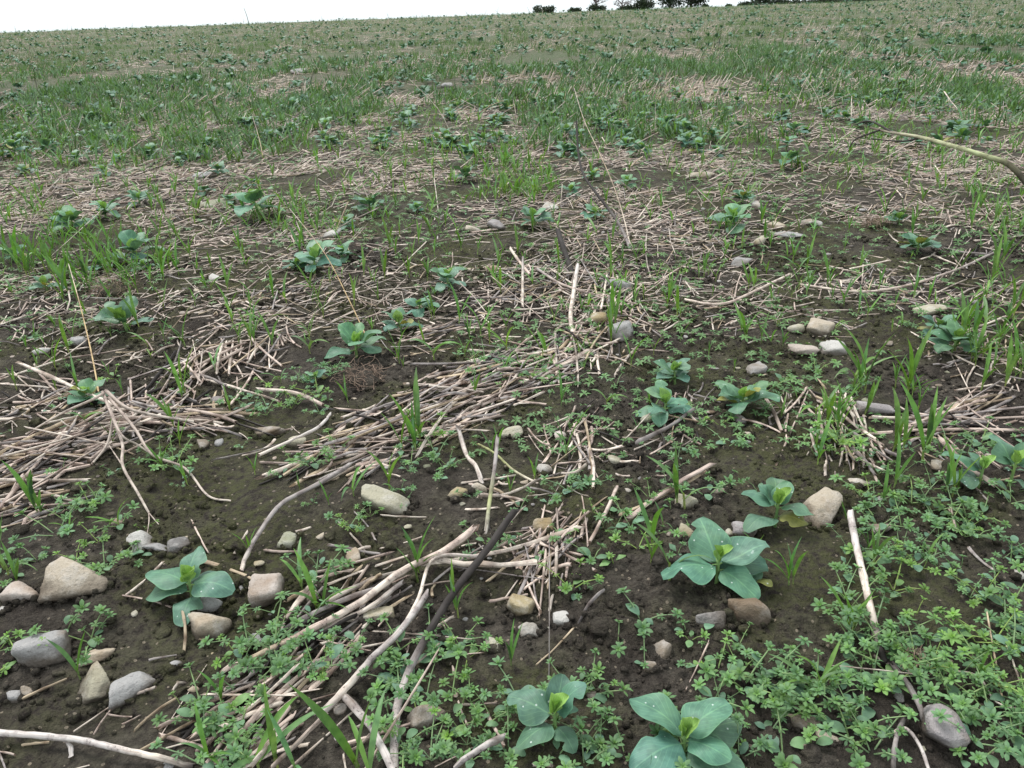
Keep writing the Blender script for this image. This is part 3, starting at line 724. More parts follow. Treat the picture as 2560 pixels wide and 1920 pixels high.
# drifts: centre x, y, half size along / across, direction (image degrees, 0 = right, positive = up to the right), spread, count, heap height, where
DRIFT = [
 (960,885,330,75,24,12,150,.030,'in the big slanting straw drift'),
 (1090,815,200,60,20,14,70,.03,'in the big slanting straw drift'),
 (740,970,140,30,14,12,34,.012,'at the lower end of the big drift'),
 (110,985,160,50,18,12,95,.035,'in the thick straw bundle by the field edge'),
 (60,1090,90,35,12,10,26,.02,'under the thick straw bundle'),
 (370,905,170,35,-6,16,50,.025,'in the tangle of stalks'),
 (460,810,210,60,28,50,95,.03,'in the loose criss-cross straw'),
 (960,725,140,32,14,14,50,.015,'between the slanting row of beans'),
 (580,660,140,40,20,30,60,.02,'in the small heap above the criss-cross straw'),
 (1290,740,130,70,25,60,80,.026,'round the grass covered grey stone'),
 (1200,610,150,50,10,50,90,.026,'in the dark soil hollow'),
 (1300,650,90,50,35,60,60,.026,'beside the blue grey stone'),
 (1250,960,70,70,70,40,36,.015,'at the right end of the big drift'),
 (1470,915,90,50,50,50,26,.012,'between three bean seedlings'),
 (1830,930,130,45,-50,16,40,.02,'in the steep bundle among weeds'),
 (1800,960,60,55,-85,12,22,.015,'in the steep bundle among weeds'),
 (2050,910,95,35,12,22,55,.025,'in the short straw heap by tall grass'),
 (1700,900,50,40,60,30,14,.01,'beside the rosette bean'),
 (660,1400,250,85,44,10,44,.02,'among coarse stalks and weeds'),
 (560,1560,170,90,40,12,26,.02,'among coarse stalks and weeds'),
 (1180,1210,70,75,75,35,34,.015,'in the small upright bundle by the ochre stone'),
 (1200,1180,90,40,35,25,16,.01,'in the small upright bundle by the ochre stone'),
 (2060,980,110,60,-45,14,22,.01,'below the short straw heap'),
 (1420,490,170,40,-14,30,80,.015,'in the straw band above the hollow'),
 (1050,450,190,40,10,25,90,.015,'in the straw band by small beans'),
 (620,380,260,55,12,45,130,.015,'in the upper straw band'),
 (120,410,170,40,6,25,80,.02,'in the upper straw band'),
 (700,500,90,30,15,25,40,.012,'in the upper straw band'),
 (2090,540,130,80,40,60,60,.02,'in the pale litter by the field edge'),
 (1900,600,150,40,0,40,45,.01,'in the pale litter by the field edge'),
 (1960,640,110,30,-30,30,36,.01,'beside the cupped crown bean'),
 (1800,430,220,60,0,60,90,.012,'in the litter below the pale green stalk'),
 (2100,780,110,50,-20,50,50,.015,'in the litter behind the cupped crown bean'),
 (80,700,110,60,20,40,50,.012,'left of the lone open bean'),
 (250,600,150,40,15,40,60,.012,'in dry litter by dense grass'),
 (60,880,100,50,15,30,30,.012,'above the thick straw bundle'),
 (100,850,120,40,-14,20,18,.015,'above the thick straw bundle'),
 (2420,860,190,60,10,30,90,.02,'past the field edge'),(2400,620,190,60,0,40,90,.015,'past the field edge'),(-210,930,210,70,8,25,90,.025,'past the field edge'),(-200,600,200,60,10,30,90,.015,'past the field edge'),(2500,1200,190,60,-20,30,50,.015,'past the field edge'),
]
r_ = np.random.default_rng(61)
ckeys = ['pale', 'pink', 'tan', 'grey', 'dark']; 
for (cx, cy, ha, hb, ang, sprd, cnt, heap, where) in DRIFT:
    cnt = int(cnt * 1.15); a0 = R(ang); ca, sa = math.cos(a0), -math.sin(a0)
    for k in range(cnt):
        while True:
            e, f = r_.uniform(-1, 1, 2)
            if e * e + f * f < 1: break
        x = cx + e * ha * ca - f * hb * sa; y = cy + e * ha * sa + f * hb * ca
        if y < 80: continue
        a = a0 + R(sprd + 5) * r_.normal() * .85; q = mpp(unp(x, y))
        L = min(.36, max(.035, (.132 if heap >= .025 else .10 if heap > .012 else .08) * r_.lognormal(0, .5))); 
        d0 = unp(x + 12 * math.cos(a), y - 12 * math.sin(a)) - unp(x, y); d0 /= np.linalg.norm(d0)
        c = unp(x, y); fall = max(0, 1 - (e * e + f * f)); z = heap * fall * r_.random()
        rad = r_.uniform(.0017, .0036) * (1.35 if heap > .018 else 1)
        ck = ckeys[int(r_.choice(5, p=[.25, .34, .12, .21, .08]))]
        add_straw(c - d0 * L / 2, c + d0 * L / 2, rad, ck, where, (z * r_.uniform(.6, 1.2), z * r_.uniform(.6, 1.2)))
# loose litter everywhere, thicker in bands across the slope
F_ST = Field(.95, 1.3, 55, 3, -8, 8, .5, 9)
def loose(n, y0, y1, where_fn):
    k = 0
    while k < n:
        Y = math.sqrt(r_.uniform(y0 ** 2, y1 ** 2)) if y1 < 3 else y0 + (y1 - y0) * r_.random() ** .85; X = r_.uniform(-1.15, 1.15) * (Y + .35) if Y < 4 else r_.uniform(-.95, .95) * Y
        d = .46 + 1.9 * F_ST(X, Y)
        if Y < 2.0: d -= .28
        if r_.random() > d: continue
        L = min(.3, max(.012, .06 * (1 + .12 * max(0, Y - 2)) * r_.lognormal(0, .55))); a = r_.normal() * .75 + (0.15 if r_.random() < .8 else 1.5)
        dx = np.array([math.cos(a), math.sin(a), 0]); c = np.array([X, Y, 0])
        ck = ckeys[int(r_.choice(5, p=[.46, .33, .08, .10, .03]))]
        z = .006 * r_.random(); add_straw(c - dx * L / 2, c + dx * L / 2, r_.uniform(.0012, .0032) * (1 + .15 * max(0, Y - 2)), ck, where_fn(c), (z, z * r_.random() + (.6 * L * r_.random() ** 2 if r_.random() < .3 else 0))); k += 1
loose(620, .65, 2.1, lambda c: None)
loose(35000, 2.1, 9.5, lambda c: None)
# hand placed single pieces: x0,y0,h0 -> x1,y1,h1, thickness px, colour
PIECES = [
 (1335,1065,.01,1275,1190,.004,11,'pink'), (1540,1006,.03,1350,1132,.006,15,'pink'), (1530,1025,.02,1345,1125,.004,11,'tan'),
 (400,1330,.03,402,1412,.0,9,'tan'), (1187,1165,.02,1186,1482,.004,5,'white'), (1300,1285,.012,1245,1350,.0,10,'grey'),
 (2133,1335,.02,2165,1532,.006,9,'tan'), (2170,1390,.006,2200,1480,.006,6,'pale'), (1090,1590,.03,982,1668,.02,24,'white'),
 (1052,1545,.0,1090,1610,.01,9,'pink'), (745,1500,.01,860,1672,.03,22,'white'), (540,1640,.0,560,1590,.01,12,'white'),
 (160,1640,.0,145,1600,.012,16,'white'), (415,1130,.0,450,1200,.004,7,'pink'), (1375,980,.006,1500,905,.01,12,'grey'),
 (1530,1400,.01,1480,1500,.0,7,'pink'), (650,1560,.02,540,1659,.03,18,'pale'), (705,1545,.03,585,1665,.03,20,'pink'),
 (560,1510,.012,690,1495,.02,10,'pale'), (440,1505,.01,640,1520,.012,9,'pale'), (300,1630,.0,420,1560,.012,14,'tan'),
 (800,1590,.006,755,1630,.004,14,'pink'), (1880,1420,.012,1990,1470,.004,9,'pink'), (1795,1442,.012,2000,1465,.02,5,'pale'),
 (1180,1195,.02,1165,1330,.0,10,'pink'), (1205,1190,.02,1190,1320,.0,9,'pale'), (920,1230,.02,1250,1160,.01,12,'pale'),
 (925,1225,.015,1160,1225,.02,16,'pale'), (1265,905,.03,1280,1060,.0,11,'tan'), (1275,985,.01,1285,1065,.004,10,'pale'),
 (0,1000,.03,230,930,.05,10,'pale'), (10,1090,.02,250,945,.05,9,'pink'), (60,935,.03,240,965,.045,10,'pale'), (40,785,.05,250,880,.03,9,'pale'),
 (1640,845,.0,1690,930,.01,9,'pink'), (2090,1180,.004,2145,1232,.0,9,'white'), (2050,1100,.01,2065,1145,.01,11,'pink'),
 (2030,960,.01,2140,1070,.02,14,'pink'), (600,960,.012,530,990,.004,8,'pale'), (460,1005,.004,610,965,.012,6,'white'), (50,1515,.0,150,1475,.012,12,'tan'),
 (1240,1360,.0,1160,1440,.006,5,'tan'), (440,1230,.0,580,1270,.006,12,'tan'), (1690,935,.0,1605,905,.01,9,'pink'), (355,1225,.0,275,1300,.004,7,'pale'),
 (380,1325,.004,275,1298,.004,9,'pink'),
]
for x0, y0, h0, x1, y1, h1, th, ck in PIECES:
    a = unp(x0, y0, h0); b = unp(x1, y1, h1); rad = th * mpp(a) * .4
    add_straw(a, b, rad, ck, 'HAND', (h0, h1))
def emit_straws():
    P0 = np.array([s[0] for s in straws]); P1 = np.array([s[1] for s in straws])
    x0, y0, d0 = proj(P0); x1, y1, d1 = proj(P1); md = (P0 + P1) / 2
    vis = in_frame(md); L = np.hypot(x1 - x0, y1 - y0)
    size = np.where(vis, L * np.array([s[2] for s in straws]) / d0, 0); size[[i for i, s in enumerate(straws) if s[4] == 'HAND' and vis[i]]] += 1e3
    order = np.argsort(-size); rr_ = np.random.default_rng(8); big = order[:300]; rest = []
    for rank, i in enumerate(order):
        p0, p1, rad, ck, where = straws[i]; Lm = np.linalg.norm(p1 - p0); f = rr_.uniform(.75, 1.15); c = np.array(STR[ck]) * f
        M = frame((p0 + p1) / 2, (p0 + p1) / 2 + (p1 - p0), rad, (0, 0, 1), rr_.uniform(0, 6.28), 1); M[:3, 2] *= rad / Lm
        if rank < 300:
            lg = 'long' if Lm > .12 else ('short' if Lm < .07 else 'medium'); tk = 'thick' if rad > .004 else ('thin' if rad < .0022 else 'hollow')
            wh = where if where not in (None, 'HAND') else near_phrase((p0 + p1) / 2, .22)
            nm = {'pale': 'pale', 'pink': 'pinkish', 'tan': 'tan', 'grey': 'weathered grey', 'dark': 'blackened', 'white': 'bleached white', 'gold': 'golden', 'green': 'greenish'}[ck]
            prop = ' propped up' if abs(p0[2] - p1[2]) > .02 else ''
            o = mk('straw', STRAW[int(rr_.integers(len(STRAW)))], 'straw', M, c)
            tag(o, f'{lg} {tk} {nm} straw{prop} {wh}', 'straw', 'cut straw lying on the soil')
        else:
            t = STRAW[int(rr_.integers(len(STRAW)))] if p0[1] < 2.3 and size[i] > 0 else (STRAW_LO if p0[1] < 3.5 else STRAW_MID)[int(rr_.integers(8))]
            rest.append(xf(t, M, c))
    stuff('straw_litter', rest, 'straw', 'cut straw and stubble littering the soil in drifts', 'straw')
emit_straws()
F_FS = Field(.45, .3, 65, 3, -50, 50, 7, 64)
def far_straw():
    rest = []; rr_ = np.random.default_rng(9); n = 0
    while n < 18000:
        Y = 8 * (62 / 8) ** (rr_.random() ** 1.15); X = rr_.uniform(-.8, .8) * Y
        if rr_.random() > .52 + 1.5 * F_FS(X, Y): continue
        a = rr_.normal() * .6; L = rr_.uniform(.06, .16) * (1 + Y * .02); z = Hs(X, Y)
        d = np.array([math.cos(a), math.sin(a), rr_.normal() * .15 if rr_.random() < .75 else rr_.uniform(.5, 2.5)]); d /= np.linalg.norm(d)
        c = np.array([X, Y, z + .006 + abs(d[2]) * L * .4]); rad = .0036 * (1 + Y * .028)
        M = frame(c, c + d * L, rad); M[:3, 2] *= rad / L
        rest.append(xf(STRAW_FAR[int(rr_.integers(4))], M, np.array(STR[ckeys[int(rr_.choice(4, p=[.3, .4, .2, .1]))]]) * rr_.uniform(.8, 1.2))); n += 1
    stuff('distant_straw_litter', rest, 'straw', 'pinkish straw litter streaking the distant slope', 'straw')
far_straw()

# ------------------------------------------------------------------ coarse stalks, twigs and stems traced by hand
def smooth_path(P, n=6):
    P = np.asarray(P, float); out = []
    Q = np.concatenate([[2 * P[0] - P[1]], P, [2 * P[-1] - P[-2]]])
    for i in range(1, len(Q) - 2):
        for k in range(n):
            t = k / n; a, b, c, d = Q[i - 1], Q[i], Q[i + 1], Q[i + 2]
            out.append(.5 * (2 * b + (c - a) * t + (2 * a - 5 * b + 4 * c - d) * t * t + (3 * b - a - 3 * c + d) * t ** 3))
    out.append(P[-1]); return np.array(out)
def stalk(pts, th, cols, label, name='stalk', cat='stalk', base=None, taper=1.0, sides=8, group=None, extra=(), parent=None, knots=True, seed=0):
    """pts: (x, y, height) traced on the photo, resting on the ground"""
    P = [gp(x, y, 0) + np.array([0, 0, 0]) if h is None else None for x, y, h in pts]
    P = []
    for x, y, h in pts:
        p = unp(x, y, h); p[2] = Hs(p[0], p[1]) * .6 + h; P.append(p)
    r_ = np.random.default_rng(seed + abs(int(pts[0][0]))); rad = th * mpp(P[0]) * .41
    S = smooth_path(P); n = len(S); S = S + r_.normal(size=S.shape) * rad * .05; f = np.linspace(0, 1, n)
    rr = rad * (1 + (taper - 1) * f) * (1 + r_.normal(size=n) * .025)
    if knots: rr[3::max(5, n // 3)] *= 1.1
    cc = np.array([STR[c] for c in cols]); pos = np.linspace(0, 1, len(cc)); C = np.stack([np.interp(f, pos, cc[:, k]) for k in range(3)], 1)
    t = tube(S - S[0], rr, sides, C, True, None, r_.random())
    nr = n * sides; ax0 = (S[0] - S[1]) / np.linalg.norm(S[0] - S[1]); ax1 = (S[-1] - S[-2]) / np.linalg.norm(S[-1] - S[-2])
    for lo, src, ax in ((nr, 0, ax0), (nr + sides, nr - sides, ax1)):      # splintered ends
        j = (r_.normal(size=sides) * rad * 1.3)[:, None] * ax; t.V[src:src + sides] += j; t.V[lo:lo + sides] += j
    o = mk(name, t, 'straw', trs(S[0]), (1, 1, 1), parent)
    if parent is None: tag(o, label, cat, group)
    return o
def h_(pts, h): return [(x, y, h) for x, y in pts]
stalk([(1108,1112,.075),(1045,1195,.055),(985,1270,.045),(925,1365,.03),(878,1455,.02),(855,1540,.016),(850,1672,.012)], 19, ['dark','dark','dark','dark','grey','white','white'], 'long charred stalk, black above and bleached white below, across the coarse straw', taper=.95)
stalk([(1030,1140,.05),(960,1192,.04),(870,1240,.03),(770,1312,.025),(660,1372,.02),(530,1432,.012)], 19, ['pink','pink','pale','pink','tan'], 'long pinkish split stalk running beside the charred one', taper=.8)
stalk([(868,1262,.02),(800,1312,.02),(720,1350,.016),(640,1395,.01)], 13, ['grey','pale','pink'], 'speckled pale half of a split stalk beside the pinkish one', taper=.8)
stalk([(922,1285,.03),(862,1362,.03),(800,1425,.025),(745,1490,.02),(690,1545,.016)], 17, ['grey','white','grey','pale','grey'], 'grey jointed stalk with dark nodes lying through weeds')
stalk([(1045,1205,.03),(940,1215,.03),(905,1290,.035),(870,1350,.03),(835,1400,.02)], 9, ['grey','pale','pale','grey'], 'thin bent twig curling over the grey jointed stalk', name='twig', cat='twig')
stalk([(-20,1582,.02),(90,1590,.02),(180,1600,.02),(270,1622,.02),(350,1640,.015),(420,1660,.01)], 17, ['white','white','white','pale','dark'], 'long bleached curved stalk lying on bare crumbly soil', taper=.9)
stalk([(1836,1108,.05),(1848,1175,.045),(1862,1240,.04),(1878,1310,.03),(1900,1400,.02),(1915,1440,.01)], 18, ['white','white','pale','pale','dark','dark'], 'pale stalk speckled black standing out of the weed mat', taper=.9)
stalk([(1925,1430,.02),(1965,1480,.02),(1990,1530,.015),(1995,1560,.01)], 15, ['dark','grey','dark'], 'short blackened stalk sinking into weeds above the mauve cobble', taper=.9)
stalk([(1955,1545,.02),(1935,1600,.02),(1930,1665,.01)], 12, ['dark','grey','dark'], 'dark bent stalk left of the mauve cobble')
stalk([(1925,1585,.01),(1955,1572,.02),(1985,1605,.015),(2010,1668,.01)], 9, ['pale','white','white'], 'arched pale straw left of the mauve cobble')
stalk([(2205,1538,.02),(2150,1520,.02),(2110,1468,.02),(2060,1452,.02),(2010,1440,.01)], 6, ['pale','pale','tan'], 'thin wavy pale root crossing the weeds', name='root', cat='root', taper=.6)
stalk([(752,1008,.03),(680,1048,.03),(608,1090,.03),(560,1150,.025),(530,1205,.015),(523,1242,.008)], 12, ['grey','grey','grey','pale'], 'long bent grey twig arching down over bare soil', name='twig', cat='twig', taper=.8)
stalk([(1480,648,.02),(1520,662,.03),(1570,658,.03),(1630,630,.03),(1705,592,.02)], 7, ['pale','pink','pink','pale'], 'wavy pink and white stalk curving over open soil')
stalk([(1730,615,.02),(1850,632,.03),(1950,618,.03),(2060,585,.03),(2150,545,.02)], 6, ['pale','pink','grey'], 'long gently curved straw between the two right hand beans')
stalk([(1075,950,.09),(1068,1020,.06),(1058,1085,.03),(1050,1160,.004)], 10, ['grey','grey','green','grey'], 'leaning grey green stem standing on bare soil', name='dry_stalk', cat='stalk')
stalk([(990,930,.04),(1008,985,.03),(1030,1015,.02),(1045,1060,.004)], 11, ['grey','pale','white'], 'forked pale stalk below the big drift')
stalk([(1035,965,.02),(1070,985,.02),(1110,1020,.015),(1165,1055,.004)], 6, ['green','green','pale'], 'thin greenish straw curving over mossy soil')
stalk([(705,1010,.02),(720,890,.0),(690,925,.02),(640,950,.02),(560,985,.01)][1:], 8, ['white','white','pale'], 'thin curved white straw above a rounded buff stone')
stalk([(1248,572,.09),(1238,640,.05),(1232,690,.02),(1242,735,.006)], 10, ['white','pale','pale','pale'], 'thick bleached white stalk standing upright in the hollow')
stalk([(1145,597,.01),(1122,566,.02),(1102,538,.03)], 8, ['pink','pink','pale'], 'pink straw propped up at the edge of the hollow')
stalk([(1240,602,.0),(1222,552,.05),(1205,500,.1)], 15, ['dark','dark','dark'], 'dark stake of rotten stem standing in the hollow')
stalk([(1129,664,.0),(1129,612,.05),(1130,560,.1)], 7, ['pale','pale','grey'], 'straw standing upright in front of the dark hollow')
stalk([(1160,585,.02),(1210,612,.02),(1270,632,.015),(1325,656,.01)], 7, ['grey','pink','grey'], 'long grey straw slanting down through the hollow')
stalk([(560,840,.03),(640,850,.025),(700,880,.02)], 10, ['pale','pink'], 'pinkish stalk lying across loose straw')
# pale green stalk hanging in from the right
pg = [atY(x, y, Y) for x, y, Y in ((2230,410,2.05),(2180,356,2.1),(2120,335,2.15),(2060,316,2.2),(1990,297,2.3),(1930,287,2.4),(1880,276,2.5))]
S = smooth_path(pg); n = len(S); f = np.linspace(0, 1, n); cc = np.array([STR['dark'], (.16, .15, .09), (.50, .55, .30), (.52, .55, .32), (.47, .47, .30), (.40, .36, .27), (.2, .16, .13)])
C = np.stack([np.interp(f, np.linspace(0, 1, 7), cc[:, k]) for k in range(3)], 1)
e = empty('broken_stalk', trs(S[0])); tag(e, 'broken pale green stalk arching in over the straw, dark at both ends', 'stalk')
mk('stem', tube(S - S[0], np.interp(f, [0, .2, .5, 1], [.0085, .0075, .006, .0035]), 8, C), 'straw', None, (1, 1, 1), e)
for pts in (((1930,287,2.4),(1880,262,2.5),(1845,270,2.55)), ((1900,281,2.45),(1850,300,2.5),(1835,318,2.5)), ((1990,297,2.3),(1950,305,2.35),(1880,300,2.4))):
    Q = smooth_path([atY(*q) for q in pts]); mk('twig', tube(Q - S[0], np.linspace(.0035, .0018, len(Q)), 6, np.tile(np.array(STR['dark']) * 1.4, (len(Q), 1))), 'straw', None, (1, 1, 1), e)
# tall thin dead stems: foot on the ground, leaning away
def tall(pts, Y1, r0, r1, cols, label, name='dry_grass_stalk', group='tall dead stems standing in the field', tw=()):
    b = gp(pts[0][0], pts[0][1]); n0 = len(pts); P = [b]
    for i, (x, y) in enumerate(pts[1:], 1): P.append(atY(x, y, b[1] + (Y1 - b[1]) * i / (n0 - 1)))
    S = smooth_path(P); n = len(S); f = np.linspace(0, 1, n); cc = np.array([STR[c] for c in cols]); C = np.stack([np.interp(f, np.linspace(0, 1, len(cc)), cc[:, k]) for k in range(3)], 1)
    t = tube(S - S[0], r0 + (r1 - r0) * f, 6, C)
    if not tw: o = mk(name, t, 'straw', trs(S[0]))
    else:
        o = empty(name, trs(S[0])); mk('stem', t, 'straw', None, (1, 1, 1), o)
        for q in tw:
            Q = smooth_path([atY(x, y, b[1] + .02) for x, y in q]); mk('twig', tube(Q - S[0], np.linspace(r1 * 1.3, r1 * .7, len(Q)), 5, np.tile(C[-1], (len(Q), 1))), 'straw', None, (1, 1, 1), o)
    tag(o, label, 'stem', group)
tall([(218,885),(205,800),(188,720),(168,640),(148,570)], 2.6, .0026, .0012, ['gold','gold','gold','pale'], 'slim golden grass stem rising from the tangle of stalks')
tall([(872,892),(845,830),(800,745),(755,650),(700,545),(625,450)], 2.8, .0028, .0011, ['gold','pink','gold','gold','pale'], 'longest slim golden stem leaning past the broad leaved bean')
tall([(1362,545),(1350,480),(1325,400),(1290,320),(1262,260),(1240,190)], 4.1, .0032, .0013, ['pale','tan','pale'], 'tall pale grass stem rising behind the straw band')
tall([(1362,545),(1335,480),(1290,420),(1262,380),(1250,335),(1245,262)], 4.0, .0075, .005, ['grey','dark','dark','dark'], 'dark crooked dead stem leaning over the straw band', 'dead_weed')
tall([(570,350),(560,300),(545,250)], 5.8, .003, .0015, ['gold','pale'], 'upright pale stem in the upper straw')
tall([(1358,130),(1352,105),(1345,82)], 26, .02, .012, ['pale','tan'], 'thick pale dead stem far up the slope', tw=())
tall([(537,47),(533,34),(527,18)], 60, .03, .012, ['dark','dark'], 'tallest dark weed stem breaking the skyline', 'dead_weed')
tall([(945,520),(948,470),(938,385)], 4.3, .003, .002, ['white','pale'], 'white bleached stem standing by small beans')
tall([(1980,420),(1978,385),(1980,345)], 5.6, .006, .005, ['dark','dark'], 'short dark stump of stem under the pale green stalk')
# branching dead weed, root end upward, left
e = empty('dead_branching_weed', trs(gp(250, 960))); O = gp(250, 960)
BR = [([(222,848,.10),(245,905,.09),(265,960,.07),(268,1015,.05),(300,1070,.03),(322,1110,.01)], 10), ([(235,860,.1),(290,925,.07),(330,985,.04),(400,1015,.02),(450,1075,.006),(500,1085,.004)], 9),
      ([(225,855,.1),(200,880,.09),(140,905,.05),(60,950,.02)], 9), ([(230,870,.1),(262,940,.09),(300,965,.05),(350,1000,.02)], 7), ([(322,1110,.01),(325,1140,.004),(318,1172,.004)], 4), ([(322,1110,.01),(345,1140,.004)], 4),
      ([(230,850,.1),(270,880,.08),(330,900,.06),(420,915,.03)], 12), ([(268,1015,.05),(250,985,.04),(235,960,.03)], 5), ([(245,905,.09),(232,960,.05),(205,1010,.02)], 9)]
for pts, th in BR:
    P = []
    for x, y, h in pts:
        p = unp(x, y, h); p[2] = Hs(p[0], p[1]) + h; P.append(p)
    Q = smooth_path(P); rad = th * mpp(P[0]) * .37; f = np.linspace(0, 1, len(Q))
    c0 = np.array(STR['pink']) * .7; c1 = np.array(STR['pale']) * .85; C = c0 + (c1 - c0) * f[:, None]
    mk('branch', tube(Q - O, rad * (1 - .45 * f), 7, C), 'straw', None, (1, 1, 1), e)
tag(e, 'uprooted dead weed with pinkish forking branches sprawling over straw', 'dead weed'); LAND.append((O[0], O[1], 'the uprooted dead weed'))
# fibrous root clumps
def root_clump(x, y, w_, seed, label):
    r_ = np.random.default_rng(seed); B = gp(x, y); q = mpp(B); s = w_ * q * .5
    e = empty('root_clump', trs(B)); mk('soil_core', rock(seed + 900, 3, 8, 9, .12), 'soil', np.diag([s * .8, s * .7, s * .5, 1]), (1, 1, 1), e); ts = []
    for k in range(70):
        a = r_.uniform(0, 6.28); z = r_.uniform(.1, .9); p = np.array([math.cos(a) * (1 - z * .5), math.sin(a) * .9 * (1 - z * .5), z * .65]) * s
        P = [p]; d = r_.normal(size=3); d[2] *= .4
        for j in range(5):
            d = d * .6 + r_.normal(size=3) * .7; d -= p / s * .15; P.append(P[-1] + d / np.linalg.norm(d) * s * .22); P[-1][2] = max(P[-1][2], .002)
        ts.append(tube(P, r_.uniform(.0005, .0010), 4, np.tile(np.array((.40, .29, .22)) * r_.uniform(.6, 1.1), (6, 1)), False))
    mk('root_fibre', join(ts), 'straw', None, (1, 1, 1), e); tag(e, label, 'roots', 'fibrous root clumps'); LAND.append((B[0], B[1], 'a fibrous root clump'))
root_clump(790, 828, 100, 1, 'matted ball of fine brown roots below the broad leaved bean')
root_clump(905, 1028 - 95, 60, 2, 'small tuft of fine roots beside the big straw drift')
root_clump(1890, 490, 60, 3, 'pale root clump around a dark hole in the straw')
root_clump(1960, 1440, 70, 4, 'weathered root clump among weeds above the mauve cobble')
root_clump(245, 640, 90, 5, 'flat mat of dry roots beside the lone open bean')

# ------------------------------------------------------------------ grass shoots (volunteer cereal)
def blade_t(seed, bend, wid=.042, seg=8, lo=False):
    r_ = np.random.default_rng(seed); v = np.linspace(0, 1, seg + 1); u = np.array([-1, 0, 1.0]) if not lo else np.array([-1, 1.0])
    th = bend * v ** 1.6; X = np.concatenate([[0], np.cumsum(np.cos((th[1:] + th[:-1]) / 2))]) / seg; Z = -np.concatenate([[0], np.cumsum(np.sin((th[1:] + th[:-1]) / 2))]) / seg
    hw = wid * np.clip(.55 + 1.5 * v, 0, 1) * np.clip((1 - v) * 2.6, 0, 1) ** .75; hw[-1] = .0015
    tw = r_.uniform(-.9, .9) * v; V = []; UV = []; C = []
    for i in range(seg + 1):
        for k in u:
            V.append((X[i] + (0 if k else 0), k * hw[i] * math.cos(tw[i]), Z[i] + k * hw[i] * math.sin(tw[i]) + abs(k) * hw[i] * .45)); UV.append(((k + 1) / 2, v[i]))
            g = min(1, v[i] / .3); C.append(np.array([1.25, 1.1, .9]) * (1 - g) + np.array([1, 1, 1]) * g)
    return T(V, grid_tri(seg + 1, len(u)), UV, C)
BLADES = [blade_t(400 + s, b) for s, b in enumerate((.15, .3, .45, .6, .9, 1.3, 1.9, .1))]
BLADES_LO = [blade_t(430 + s, b, .045, 2, True) for s, b in enumerate((.2, .5, .9, 1.4))]
GC = np.array((.125, .27, .060)); GC2 = np.array((.125, .25, .095))
SHEATH = tube([(0, 0, -.004), (.0005, 0, .012), (0, .0006, .026)], [.0018, .0017, .0014], 6, cap=False)
def grass_variant(seed, nb, floppy=0.0):
    r_ = np.random.default_rng(seed); parts = [('sheath', SHEATH, 'grass', np.eye(4), (.30, .40, .14))]; a = r_.uniform(0, 6.28)
    for k in range(nb):
        a += math.pi * r_.uniform(.75, 1.25); el = R(r_.uniform(62, 86) - floppy * r_.uniform(0, 55)); L = .105 * r_.uniform(.55, 1.1)
        b = np.array([0, 0, .014 + .006 * (k % 3)]); d = np.array([math.cos(a) * math.cos(el), math.sin(a) * math.cos(el), math.sin(el)])
        bi = int(r_.integers(0, 5)) if floppy < .3 else int(r_.integers(2, 7))
        c = (GC if r_.random() < .6 else GC2) * r_.uniform(.85, 1.2)
        parts.append(('blade', BLADES[bi], 'grass', frame(b, b + d * L, L * r_.uniform(.8, 1.05), (-math.cos(a), -math.sin(a), .5)), c))
    return ('grass_shoot', parts)
GRASS = [grass_variant(500 + s, 2 + s % 3, 0 if s % 4 else .7) for s in range(14)]
GRASS_FLAT = [flat(g) for g in GRASS]
GRASS_LO = [flat((g[0], [(a, BLADES_LO[min(3, int(i) % 4)] if a == 'blade' else t, m_, M_, c) for i, (a, t, m_, M_, c) in enumerate(g[1])])) for g in GRASS]
GGRP = 'volunteer cereal shoots'
shoots = []                           # (pos, scale, variant, yaw)
